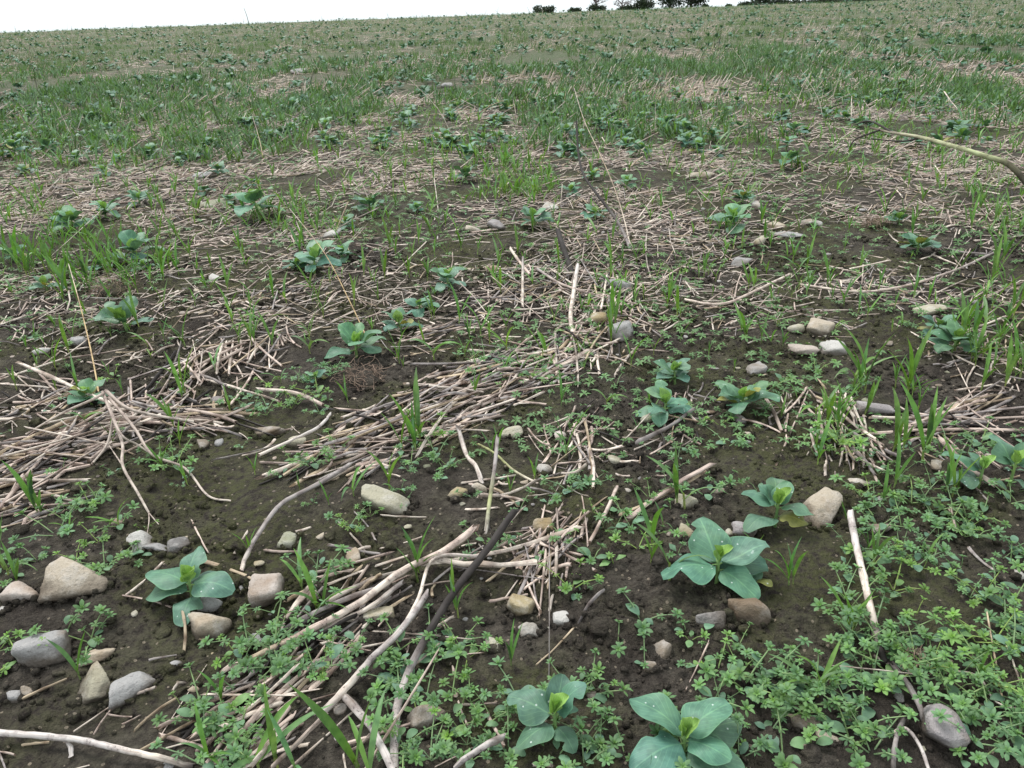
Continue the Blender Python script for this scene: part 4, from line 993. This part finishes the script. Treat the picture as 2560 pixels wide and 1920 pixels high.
# x, y of the foot, height (2212 px notes), variant
GH = [(80,1105,110,5),(90,1110,80,9),(380,935,80,2),(395,870,90,6),(404,862,110,1),(262,1150,70,8),(540,745,70,3),(552,755,80,7),(520,740,50,10),(766,665,90,13),(900,990,110,11),(885,960,90,6),(910,965,130,2),(872,985,90,9),(842,1060,110,1),
 (765,1075,80,4),(902,1255,120,9),(905,1240,90,5),(655,1280,100,4),(685,1325,110,8),(700,1320,90,10),(1222,1000,110,9),(1155,1050,60,6),(1462,1100,120,11),(1478,1105,150,12),(1644,745,70,9),(1612,735,60,8),(1600,725,50,4),(1320,745,90,9),(1328,740,60,3),(1463,690,75,6),(1470,690,55,1),
 (1682,705,60,13),(1856,840,110,9),(1868,845,130,5),(1822,665,80,2),(1876,640,40,13),(1702,1275,85,5),(1712,1270,80,6),(1832,1375,110,1),(1842,1370,95,6),(1758,1510,110,12),(1745,1505,90,4),(1765,1512,100,8),(1410,1200,120,9),(1445,1270,150,12),
 (1925,990,120,2),(1948,985,90,6),(1992,1000,150,9),(2000,985,120,5),(1760,980,80,8),(1765,1010,90,2),(2088,740,70,1),(2095,790,60,6),(2200,830,120,13),(2190,800,90,6),(2150,610,110,9),(2140,620,90,3),(1960,850,140,5),(1935,835,90,7),(2210,690,140,9),
 (600,1660,120,9),(560,1665,140,4),(640,1670,120,12),(780,1680,160,9),(800,1690,120,4),(455,1650,90,8),(1180,770,70,8),(1172,775,80,10),(1120,790,60,12),(1095,760,70,8),(1130,800,60,4),(1190,790,50,12),(1260,760,60,8),(1290,620,50,2),(1350,620,45,8),(1212,880,60,6),
 (1410,905,40,8),(500,900,60,1),(20,1250,130,12),(10,1230,120,9),(1905,1090,70,6),(2055,1080,110,9),(2040,1075,80,5),(2065,1070,70,1),(1885,1230,110,13),(1870,1200,60,2),(1930,1060,100,9),(990,1330,90,13),(980,1290,60,6),(1250,770,60,12),
 (700,690,70,13),(690,660,60,9),(715,620,50,1),(150,640,90,9),(140,660,80,5),(45,590,100,6),(60,600,90,9),(100,590,110,2),(120,595,90,1),(300,640,80,5),(330,630,70,12),(340,560,60,9),(370,520,60,6),(385,530,50,2),(410,490,60,9),(1065,610,40,6),(650,555,70,9),(660,540,70,5),
 (940,640,30,8),(930,510,60,2),(1510,600,50,12),(1530,600,45,8),(1700,560,40,8),(1560,430,40,6),(1205,520,40,2),(1725,500,45,6),(2080,690,70,8),(2120,720,70,4),(2130,700,60,10),(2095,700,60,12),(1855,590,50,9),(2005,650,60,1)]
GY = {5: 0, }
for i, (x, y, hp, v) in enumerate(GH):
    p = gp(x, y); q = mpp(p); s = hp * q / math.cos(dep(p)) / .115
    shoots.append((p, min(s, 2.3), v % 14, (i * 2.399) % 6.28, 1e3 if in_frame(p, 40)[0] else 0))
rg = np.random.default_rng(71)
def grass_scatter(cx, cy, rx, ry, n):
    for k in range(n):
        a = rg.uniform(0, 6.28); m_ = math.sqrt(rg.random()); p = gp(cx + rx * m_ * math.cos(a), cy + ry * m_ * math.sin(a))
        s = rg.uniform(.65, 1.35); (rg.random() < (.95 if cx in (1120, 210, 1010) else .5 if cy < 400 else .8)) and shoots.append((p, s, int(rg.integers(14)), rg.uniform(0, 6.28), 0 if not in_frame(p)[0] else s / p[1]))
for a in ((210,560,210,75,110),(1120,400,80,40,90),(1010,340,120,30,40),(550,470,120,40,30),(650,500,60,40,18),(2130,760,90,120,30),(2160,450,90,80,40),(1400,270,300,40,90),(1700,300,300,50,110),(1050,430,140,30,20),(60,480,90,50,26),(1330,650,50,60,10),(540,730,50,30,10),
          (900,360,260,50,70),(500,300,450,40,90),(1950,350,250,50,70),(1550,360,160,40,30),(330,450,120,40,24),(1880,900,130,80,16),(1250,330,120,40,40)): grass_scatter(*a)
F_GR = Field(.8, .5, 88, 2, -8, 8, 2, 9.5)
n0 = 0
while n0 < 2900:
    Y = 1.9 + 7.2 * rg.random() ** .8; X = rg.uniform(-.8, .8) * Y
    if rg.random() > .14 + .07 * Y * (.75 + .9 * F_GR(X, Y)): continue
    p = np.array([X, Y, Hs(X, Y)]); s = rg.uniform(.55, 1.2); shoots.append((p, s, int(rg.integers(14)), rg.uniform(0, 6.28), s / Y if in_frame(p)[0] else 0)); n0 += 1
for k in range(90):                   # a few near ones out of rows
    X, Y = rg.uniform(-1.6, 1.6), rg.uniform(.7, 2.4); p = np.array([X, Y, Hs(X, Y)]); s = rg.uniform(.35, .8)
    shoots.append((p, s, int(rg.integers(14)), rg.uniform(0, 6.28), s / Y if in_frame(p)[0] else 0))
def emit_grass():
    shoots.sort(key=lambda s: -s[4]); rest = []; rr_ = np.random.default_rng(3)
    for i, (p, s, v, yaw, sz) in enumerate(shoots):
        tint = rr_.uniform(.82, 1.15) * np.array([rr_.uniform(.9, 1.15), 1, rr_.uniform(.85, 1.1)]); M = trs(p, yaw, s, rr_.uniform(0, .15), rr_.uniform(0, 6.28))
        if i < 300 and sz > 0:
            nb = {0: 'two', 1: 'three', 2: 'four'}[v % 3]; hg = 'tall' if s > 1.25 else ('short' if s < .75 else 'slim'); fl = 'drooping' if v % 4 == 0 else 'upright'
            build(GRASS[v], M, tint, f'{hg} grass shoot with {nb} {fl} blades {near_phrase(p, .22)}', 'grass shoot', GGRP)
        else: rest.append(xf((GRASS_FLAT if p[1] < 3.5 else GRASS_LO)[v], M, tint))
    stuff('grass_cover', rest, 'grass', 'thin green cereal grass spread over the middle of the field', 'grass')
emit_grass()
F_FG = Field(.6, .3, 188, 3, -60, 60, 6, 75)
def far_grass():
    tufts = []; far1 = [blade_t(460 + q, .0, .05, 1, True) for q in range(4)]
    for s in range(16):
        r_ = np.random.default_rng(600 + s); ts = []
        for k in range(7):
            a = r_.uniform(0, 6.28); el = R(r_.uniform(45, 88)); L = r_.uniform(.07, .15); b = np.array([r_.normal() * .035, r_.normal() * .035, 0])
            ts.append(xf((BLADES_LO if s < 8 else far1)[k % 4], frame(b, b + np.array([math.cos(a) * math.cos(el), math.sin(a) * math.cos(el), math.sin(el)]) * L, L * 1.1, (-math.cos(a), -math.sin(a), .5)), np.array((.115, .222, .090)) * r_.uniform(.6, 1.2) * np.array([1, 1, r_.uniform(.8, 1.4)])))
        tufts.append(join(ts))
    rest = []; r_ = np.random.default_rng(17); n = 0
    while n < 23000:
        Y = 5.5 * (74 / 5.5) ** (r_.random() ** .95); X = r_.uniform(-.8, .8) * Y
        if r_.random() > (.55 + 1.5 * F_FG(X, Y)) * min(1, .15 + max(0, Y - 5) / 10): continue
        M = trs((X, Y, Hs(X, Y)), r_.uniform(0, 6.28), r_.uniform(.7, 1.2) * (1 + .008 * Y)); rest.append(xf(tufts[int(r_.integers(8)) + (8 if Y > 16 else 0)], M, r_.uniform(.6, 1.15))); n += 1
    stuff('distant_grass', rest, 'grass', 'dull green grass covering the distant slope up to the skyline', 'grass')
far_grass()

# ------------------------------------------------------------------ low weeds (cleavers-like whorled seedlings)
def wleaf(seed, cup=.12): return leaf_t(seed, 3, 5, wid=.205, cup=cup, droop=.3, wave=.0, obov=1.55)
WL = [wleaf(700 + s) for s in range(3)]
COTY = [leaf_t(720 + s, 5, 7, wid=.30, cup=.05, droop=.3, wave=.02, obov=1.05, tipnotch=.05) for s in range(3)]
WC = np.array((.12, .235, .085)); CC = np.array((.125, .235, .125))
def whorl_t(seed, n, el0, inner=True):
    r_ = np.random.default_rng(seed); ts = []; a0 = r_.uniform(0, 6.28)
    for k in range(n):
        a = a0 + k * 6.283 / n + r_.uniform(-.15, .15); el = R(el0 + r_.uniform(-12, 12)); L = r_.uniform(.8, 1.1)
        ts.append(xf(WL[k % 3], frame((0, 0, 0), np.array([math.cos(a) * math.cos(el), math.sin(a) * math.cos(el), math.sin(el)]) * L, L * 1.05), r_.uniform(.88, 1.08)))
    if inner:
        for k in range(5):
            a = a0 + k * 6.283 / 5 + .4; el = R(el0 + 32); L = r_.uniform(.38, .55)
            ts.append(xf(WL[k % 3], frame((0, 0, .10), np.array([math.cos(a) * math.cos(el), math.sin(a) * math.cos(el), math.sin(el)]) * L + (0, 0, .1), L), np.array([1.15, 1.15, .85])))
    return join(ts)
WL_HI = WL; WL = [leaf_t(706 + s, 2, 3, wid=.2, cup=.1, droop=.3, wave=0) for s in range(3)]
WHORL_LO = [whorl_t(740 + s, 6 + s % 3, 10 + 6 * (s % 4)) for s in range(8)]; WHORL_S_LO = [whorl_t(760 + s, 5 + s % 2, 5, False) for s in range(4)]
COTY_LO = [leaf_t(720 + s, 3, 3, wid=.30, cup=.05, droop=.3) for s in range(3)]; WL = WL_HI
WHORL = [whorl_t(740 + s, 6 + s % 3, 10 + 6 * (s % 4)) for s in range(8)]
WHORL_S = [whorl_t(760 + s, 5 + s % 2, 5, False) for s in range(4)]
def weed_variant(seed, nbr):
    r_ = np.random.default_rng(seed); parts = []; tubes = []; a = r_.uniform(0, 6.28)
    for k in range(nbr):
        a += 6.283 / nbr + r_.uniform(-.5, .5); L = r_.uniform(.018, .06) if nbr > 1 else r_.uniform(.004, .014); rise = r_.uniform(.25, .8) if nbr > 1 else 1.2
        d = np.array([math.cos(a), math.sin(a), rise]); d /= np.linalg.norm(d); e_ = d * L + np.array([0, 0, .004])
        tubes.append(tube([(0, 0, -.004), e_ * .5 + (0, 0, .003), e_], [.0011, .0009, .0007], 4, cap=False))
        up = np.array([d[0] * .4, d[1] * .4, 1]); up /= np.linalg.norm(up); yw = r_.uniform(0, 6.28)
        def wm(p, s):
            M = np.array(Vector(up).to_track_quat('Z', 'Y').to_matrix().to_4x4() @ Matrix.Rotation(yw, 4, 'Z')) ; M[:3, :3] *= s; M[:3, 3] = p; return M
        s = r_.uniform(.0085, .0135)
        parts.append(('leaf_whorl', WHORL[int(r_.integers(8))], 'weed', wm(e_, s), WC * r_.uniform(.85, 1.2)))
        if L > .026: parts.append(('leaf_whorl', WHORL_S[int(r_.integers(4))], 'weed', wm(e_ * .55, s * .75), WC * r_.uniform(.8, 1.0)))
    for k in range(2):
        if r_.random() < .8:
            aa = a + 1.2 + k * math.pi + r_.uniform(-.5, .5); b = np.array([math.cos(aa) * .004, math.sin(aa) * .004, .005]); L = r_.uniform(.013, .024)
            parts.append(('seed_leaf', COTY[int(r_.integers(3))], 'weed', frame(b, b + np.array([math.cos(aa), math.sin(aa), r_.uniform(-.1, .35)]) * L, L * r_.uniform(.9, 1.15)), CC * r_.uniform(.85, 1.15)))
    parts.insert(0, ('stem', join(tubes), 'stem', np.eye(4), (.20, .30, .12)))
    return ('whorled_weed', parts)
WEEDS = [weed_variant(800 + s, (1, 2, 3, 4, 3, 2)[s % 6]) for s in range(18)]
WEEDS_FLAT = [flat(w_) for w_ in WEEDS]
_LOD = {id(a): b for A, B in ((WHORL, WHORL_LO), (WHORL_S, WHORL_S_LO), (COTY, COTY_LO)) for a, b in zip(A, B)}
WEEDS_LO = [flat((w_[0], [(a, _LOD.get(id(t), t), m_, M_, c) for a, t, m_, M_, c in w_[1]])) for w_ in WEEDS]
weeds = []
rw = np.random.default_rng(81)
def weed_patch(cx, cy, rx, ry, n, where, smin=.8, smax=1.35, lift=.0):
    for k in range(n):
        a = rw.uniform(0, 6.28); m_ = math.sqrt(rw.random()); p = gp(cx + rx * m_ * math.cos(a), cy + ry * m_ * math.sin(a)); p[2] += lift * rw.random()
        weeds.append((p, rw.uniform(smin, smax), int(rw.integers(18)), rw.uniform(0, 6.28), where))
WP = [(620,1395,190,75,50,'among the coarse stalks',.025),(470,1570,100,90,30,'under the coarse stalks',.015),(930,1570,110,95,34,'round the two toned ridged stone',.01),(860,1420,110,60,22,'beside the charred stalk',.015),
 (1000,1440,90,60,12,'right of the charred stalk',0),(1040,1600,70,60,16,'below the two toned ridged stone',0),(1290,1630,90,45,22,'below the bean with the greyed leaf',0),
 (2010,1310,230,190,105,'in the big weed mat',.012),(1960,1100,120,80,40,'by the big tan cobble',.01),(2100,1180,110,110,40,'in the big weed mat',.006),(1760,1560,160,110,46,'left of the mauve cobble',.006),(2120,1580,110,100,46,'right of the mauve cobble',.006),(1930,1430,110,70,34,'above the mauve cobble',.006),(1700,1470,120,60,24,'beside the brown cobble',0),
 (190,1130,80,50,22,'beside the uprooted dead weed',0),(250,1220,70,50,14,'behind the largest tan cobble',0),(40,1215,60,40,14,'near the flat pinkish stone',0),(30,1420,40,40,8,'at the pitted grey cobble',0),(175,1390,40,30,6,'at the pitted grey cobble',0),
 (610,870,110,45,34,'in the loose criss-cross straw',.02),(370,1010,40,25,7,'by the uprooted dead weed',0),(890,1010,90,70,26,'by the lower end of the big drift',.01),(680,990,60,30,9,'by the lower end of the big drift',0),(800,1140,60,40,6,'below the pale wedge stone',0),
 (1220,1080,80,40,12,'on open mossy soil',0),(1080,1190,70,40,10,'beside the pinkish split stalk',0),(1250,1240,80,60,10,'by the mustard ochre stone',0),(1480,1060,90,60,14,'by the crossed thick straws',0),(1430,1170,70,50,8,'near the spotted bean',0),(1450,1400,120,90,14,'on bare clods',0),
 (1560,1480,120,50,14,'behind the largest bean seedling',0),(1530,1620,110,40,20,'round the largest bean seedling',0),(1150,1500,140,90,14,'by the bean with the greyed leaf',0),(1330,1080,90,90,10,'on open mossy soil',0),(1840,960,120,90,30,'in the steep straw bundle',.01),(2060,1000,110,60,20,'below the short straw heap',0),
 (1250,820,120,50,20,'in the big slanting straw drift',.015),(1000,800,120,60,14,'in the big slanting straw drift',.015),(1560,1000,200,80,18,'on open mossy soil',0),(690,830,60,30,10,'in the loose criss-cross straw',.01),(80,760,100,60,14,'left of the lone open bean',0),(640,1250,60,60,6,'near the round pink stone',0),(2190,1020,40,90,14,'under the tall overlapping bean',0),
 (1750,850,130,60,24,'by the rosette bean',0),(1450,560,110,40,16,'in the straw band above the hollow',0),(1180,560,80,40,10,'in the dark soil hollow',0),(560,1440,60,40,10,'among the coarse stalks',.01),(2430,1350,230,250,110,'past the weed mat',.0),(2480,1000,240,90,50,'past the weed mat',0),(-200,1250,200,200,60,'past the field edge',0)]
for cx, cy, rx, ry, n, wh, lf in WP: weed_patch(cx, cy, rx, ry, int(n * .43 + .5), wh, .75, 1.4, lf)
F_WD = Field(1.1, .9, 288, 2, -7, 7, .5, 7.2)
k = 0
while k < 1150:
    Y = math.sqrt(rw.uniform(.68 ** 2, 7 ** 2)); X = rw.uniform(-1.1, 1.1) * (Y + .3)
    if rw.random() > .25 + 1.2 * F_WD(X, Y): continue
    weeds.append((np.array([X, Y, Hs(X, Y)]), rw.uniform(.5, 1.1), int(rw.integers(18)), rw.uniform(0, 6.28), None)); k += 1
def mid_cover():
    rr_ = np.random.default_rng(14); rest = []; n = 0
    while n < 8000:
        Y = 1.5 + 9 * rr_.random() ** 1.15; X = rr_.uniform(-.85, .85) * (Y + .1)
        if rr_.random() > .5 + 1.2 * F_MC(X, Y): continue
        rest.append(xf(WHORL_S_LO[n % 4], trs((X, Y, Hs(X, Y) + .006 + .012 * rr_.random()), rr_.uniform(0, 6.28), rr_.uniform(.009, .018) * (1 + .06 * Y), rr_.uniform(0, .5), rr_.uniform(0, 6.28)), WC * rr_.uniform(.75, 1.15))); n += 1
    stuff('low_green_cover', rest, 'weed', 'low green weed leaves sprinkled through the middle distance', 'weeds')
F_MC = Field(.6, .8, 388, 3, -9, 9, 2, 11.5)
mid_cover()
def emit_weeds():
    rr_ = np.random.default_rng(4); L = []
    P = np.array([w_[0] for w_ in weeds]); vis = in_frame(P); d = proj(P)[2]
    sz = np.where(vis, np.array([w_[1] * (1 + .25 * len(WEEDS[w_[2]][1])) for w_ in weeds]) / d, 0); order = np.argsort(-sz); rest = []
    for rank, i in enumerate(order):
        p, s, v, yaw, wh = weeds[i]; yel = rr_.random() < .12
        tint = rr_.uniform(.85, 1.2) * (np.array([1.25, 1.2, .8]) if yel else np.array([1, 1, rr_.uniform(.9, 1.25)])); M = trs(p, yaw, s, rr_.uniform(0, .2), rr_.uniform(0, 6.28))
        if rank < 300:
            nb = sum(1 for q in WEEDS[v][1] if q[0] == 'leaf_whorl'); nt_ = {1: 'one', 2: 'two', 3: 'three', 4: 'four', 5: 'five', 6: 'six', 7: 'seven'}.get(nb, 'eight') + (' whorl' if nb == 1 else ' whorls')
            hue = 'yellow green' if yel else 'green'; sz_ = 'tiny' if s < .75 else ('large' if s > 1.15 else 'small')
            build(WEEDS[v], M, tint, f'{sz_} {hue} weed seedling with {nt_} {wh or near_phrase(p, .22)}', 'weed', 'whorled weed seedlings')
        else: rest.append(xf((WEEDS_FLAT if p[1] < 1.0 and vis[i] else WEEDS_LO)[v], M, tint))
    stuff('weed_cover', rest, 'weed', 'low whorled green weeds creeping between straw and stones', 'weeds')
emit_weeds()

# ------------------------------------------------------------------ clods, crumbs, pebbles
F_CR = Field(2.6, 2.6, 44, 2, -3.2, 3.2, .5, 3.5)
def emit_soil():
    rr_ = np.random.default_rng(21); CR = [rock(950 + s, 1, 20, 7, .2, (.5, 1)) for s in range(6)]; CL = [rock(970 + s, 3, 16, 9, .16, (.5, .95)) for s in range(8)]; PB = [rock(990 + s, 2, 9, 8, .05) for s in range(8)]
    rest = []
    n = 0
    while n < 21000:
        Y = math.sqrt(rr_.uniform(.62 ** 2, 3.2 ** 2)); X = rr_.uniform(-1.05, 1.05) * (Y + .3)
        if rr_.random() > .45 + 1.5 * F_CR(X, Y): continue
        s = .0026 * rr_.lognormal(0, .6) * (1 + .12 * Y); s = min(s, .012)
        M = trs((X, Y, Hs(X, Y) + s * .3), rr_.uniform(0, 6.28), s, rr_.uniform(0, 3), rr_.uniform(0, 6.28)); rest.append(xf(CR[int(rr_.integers(6))], M)); n += 1
    for cx, cy, ra, rb, yw in COLLAR:
        for k in range(int(26 + 500 * ra)):
            a = rr_.uniform(0, 6.28); f = rr_.uniform(.9, 1.2); dx, dy = ra * f * math.cos(a), rb * f * math.sin(a); X = cx + dx * math.cos(yw) - dy * math.sin(yw); Y = cy + dx * math.sin(yw) + dy * math.cos(yw)
            s = .0034 * rr_.lognormal(0, .5); s = min(s, .011); rest.append(xf(CR[k % 6], trs((X, Y, Hs(X, Y) + s * .4), rr_.uniform(0, 6.28), s, rr_.uniform(0, 3), 0)))
    stuff('soil_crumbs', rest, 'soil', 'small dark crumbs of soil strewn over the ground', 'soil')
    for k in range(130):
        while True:
            x, y = rr_.uniform(0, 2212), rr_.uniform(520, 1655)
            if rr_.random() < .3 + .8 * (1250 < x < 1650) * (y > 1200) + .5 * (x < 600) * (y > 1100): break
        p = gp(x, y); s = rr_.uniform(.008, .024); M = trs(p, rr_.uniform(0, 6.28)); M = M @ np.diag([s, s * rr_.uniform(.7, 1), s * rr_.uniform(.45, .7), 1])
        o = mk('soil_clod', CL[k % 8], 'soil', M); tag(o, f'{"large" if s > .019 else "small"} dark brown clod of soil {near_phrase(p, .22)}', 'soil clod', 'clods of soil')
    rest = []; n = 0
    for k in range(650):
        Y = math.sqrt(rr_.uniform(.68 ** 2, 6 ** 2)) if k > 230 else rr_.uniform(.72, 3); X = rr_.uniform(-.72, .72) * (Y + .1); P = np.array([X, Y, Hs(X, Y)])
        s = min(.016, .0035 * rr_.lognormal(.2, .5) * (1 + .14 * Y)); ck = list(SC)[int(rr_.choice(10, p=[.17, .12, .17, .08, .14, .08, .14, .03, .04, .03]))]
        M = trs(P + (0, 0, s * .12), rr_.uniform(0, 6.28)) @ np.diag([s * rr_.uniform(.9, 1.5), s, s * rr_.uniform(.4, .75), 1]); c = np.array(SC[ck]) * rr_.uniform(.8, 1.15)
        if n < 150 and in_frame(P)[0] and s / Y > .0028:
            o = mk('pebble', PB[k % 8], 'stone', M, c); n += 1
            nm = {'tan': 'tan', 'pink': 'pinkish', 'grey': 'grey', 'mauve': 'mauve grey', 'buff': 'buff', 'brown': 'brown', 'pale': 'pale', 'ochre': 'ochre', 'green': 'mossy green', 'dark': 'dark'}[ck]
            tag(o, f'{nm} pebble in the soil {near_phrase(P, .22)}', 'pebble', 'pebbles in the soil')
        else: rest.append(xf(PB[k % 8], M, c))
    stuff('fine_pebbles', rest, 'stone', 'fine pale grit and pebbles scattered through the field', 'pebbles')
emit_soil()

# ------------------------------------------------------------------ dead stems up the slope
def far_stems():
    r_ = np.random.default_rng(51)
    for k in range(96):
        Y = 6 * (66 / 6) ** r_.random() if k < 70 else r_.uniform(60, 73); X = r_.uniform(-.68, .68) * Y; z = Hs(X, Y); h = r_.uniform(.16, .42) * (1 + .006 * Y); dark = r_.random() < .6
        ln = r_.normal(size=2) * .3 * h; S = smooth_path([(0, 0, -.01), (ln[0] * .3, ln[1] * .3, h * .45), (ln[0], ln[1], h)], 3); r0 = .0022 * (1 + .06 * Y)
        c = np.array(STR['dark'] if dark else STR['pale']) * r_.uniform(.8, 1.3); e = empty('dead_weed', trs((X, Y, z)))
        if not in_frame(np.array([X, Y, z]))[0]: pass
        mk('stem', tube(S, np.linspace(r0, r0 * .5, len(S)), 5, np.tile(c, (len(S), 1)), False), 'straw', None, (1, 1, 1), e)
        for j in range(2 if dark else 1):
            b = S[2 + j]; d = np.array([r_.normal() * .5, r_.normal() * .5, 1]); d *= h * .35 / np.linalg.norm(d)
            mk('twig', tube([b, b + d * .5, b + d], [r0 * .6, r0 * .5, r0 * .3], 4, np.tile(c, (3, 1)), False), 'straw', None, (1, 1, 1), e)
        tag(e, f'{"dark" if dark else "pale"} dead weed stem {"leaning" if np.linalg.norm(ln) > .35 * h else "standing"} {skyline_phrase(np.array([X, Y, z]))}', 'stem', 'dead stems up the slope')
far_stems()

# ------------------------------------------------------------------ trees and bushes behind the crest
TLEAF = leaf_t(1200, 2, 3, wid=.35)
def tree(x0, x1, top, Y, leafy, label, seed, dark=1.0):
    """x0..x1: sides of the crown in the photo, top: its top (may lie above the frame)"""
    r_ = np.random.default_rng(seed); a = atY(x0, 10, Y); b = atY(x1, 10, Y); cx = (a[0] + b[0]) / 2; W = (b[0] - a[0]) * 1.25; zt = atY((x0 + x1) / 2, top, Y)[2]; zb = Hs(cx, Y)
    Hh = zt - zb; e = empty('tree' if Hh > 3 else 'bush', trs((cx, Y, zb))); tubes = []; ends = []
    nl = 9 if leafy else 12
    tubes.append(tube([(0, 0, -.2), (.05, 0, Hh * .3), (0, .05, Hh * .72)], [.05 * Hh + .03, .035 * Hh + .02, .012 * Hh], 8, None, False))
    tips = []
    for k in range(nl):
        an = k * 2.4 + r_.uniform(-.3, .3); z0 = Hh * r_.uniform(.08, .55); ex = np.array([math.cos(an) * W * .42 * r_.uniform(.6, 1), math.sin(an) * W * .38 * r_.uniform(.6, 1), min(Hh * .95, z0 + Hh * r_.uniform(.1, .45))])
        mid = np.array([ex[0] * .45, ex[1] * .45, z0 + (ex[2] - z0) * .6]); tubes.append(tube([(0, 0, z0), mid, ex], [.02 * Hh + .01, .013 * Hh, .004 * Hh], 5, None, False)); tips.append(ex); tips.append(mid)
        for j in range(3 if leafy else 9):
            s0 = mid + (ex - mid) * r_.random(); d = r_.normal(size=3); d[2] = abs(d[2]) * .8 + .15; d *= min(W, Hh) * .22 / np.linalg.norm(d); tubes.append(tube([s0, s0 + d * .5 + r_.normal(size=3) * .03 * Hh, s0 + d], [.008 * Hh, .006 * Hh, .003 * Hh], 4, None, False)); tips.append(s0 + d)
    mk('trunk', join(tubes), 'straw', None, np.array((.10, .082, .07)) if leafy else np.array((.20, .165, .165)), e)
    if leafy:
        ts = []; n = int(min(2600, 500 + 260 * W * max(1, Hh) / 6))
        lob = [np.array([r_.uniform(-.3, .3) * W, r_.uniform(-.25, .25) * W, Hh * r_.uniform(.3, .72)]) for _ in range(7)]
        for k in range(n):
            q = r_.normal(size=3); q /= np.linalg.norm(q); q *= r_.random() ** .4
            if k % 3 == 0: c = np.array([q[0] * W * .47, q[1] * W * .4, Hh * .42 + q[2] * Hh * .42])
            else: c = lob[k % 7] + q * np.array([W * .23, W * .23, Hh * .27])
            c[2] = max(c[2], .05); d = r_.normal(size=3); d *= r_.uniform(.25, .5) / np.linalg.norm(d)
            ts.append(xf(TLEAF, frame(c, c + d, None, r_.normal(size=3)), r_.uniform(.6, 1.25)))
        mk('crown', join(ts), 'tree', None, np.array((.035, .055, .030)) * dark, e)
    tag(e, label, 'tree' if Hh > 3 else 'bush', 'trees and bushes on the skyline')
TR = [(1156,1196,11,165,1,'lone low dark bush on the skyline, apart from the trees'),(1228,1256,15,165,1,'small dark bush at the foot of the bare tree'),
 (1250,1325,-30,170,0,'spreading leafless tree with grey twigs on the skyline'),(1315,1372,-18,172,0,'smaller leafless tree beside the spreading one'),(1270,1308,8,165,1,'dark round bush below the bare trees'),(1338,1370,10,165,1,'low dark bush between bare twigs and evergreen'),
 (1374,1412,-8,166,1,'narrow dark evergreen between bare trees and the big evergreen'),(1420,1475,-55,168,1,'big dark evergreen with a broad crown on the skyline'),(1462,1522,-45,170,1,'broad dark evergreen joined to the big one'),(1518,1532,10,165,1,'tiny dark bush just past the evergreens'),
 (1568,1582,10,165,1,'tiny dark bush alone in a sky gap'),(1595,1640,1,168,1,'low dark bush starting the hedge'),(1628,1690,-18,170,1,'domed dark hedge bush next to the low one'),(1680,1702,2,166,1,'small round hedge bush in a dip'),
 (1696,1760,-2,168,1,'long low hedge bush after the dip'),(1750,1830,-6,168,1,'thick dark hedge bush in the middle of the hedge'),(1815,1890,-8,168,1,'wide dark hedge bush with a flat top'),(1880,1950,-10,168,1,'wide dark hedge bush near the end of the hedge'),(1940,2010,-12,168,1,'dark hedge bush where the hedge meets the frame top'),(2000,2080,-14,168,1,'last dark hedge bush along the skyline')]
for i, a in enumerate(TR): tree(a[0], a[1], a[2], a[3], a[4], a[5], 1300 + i)
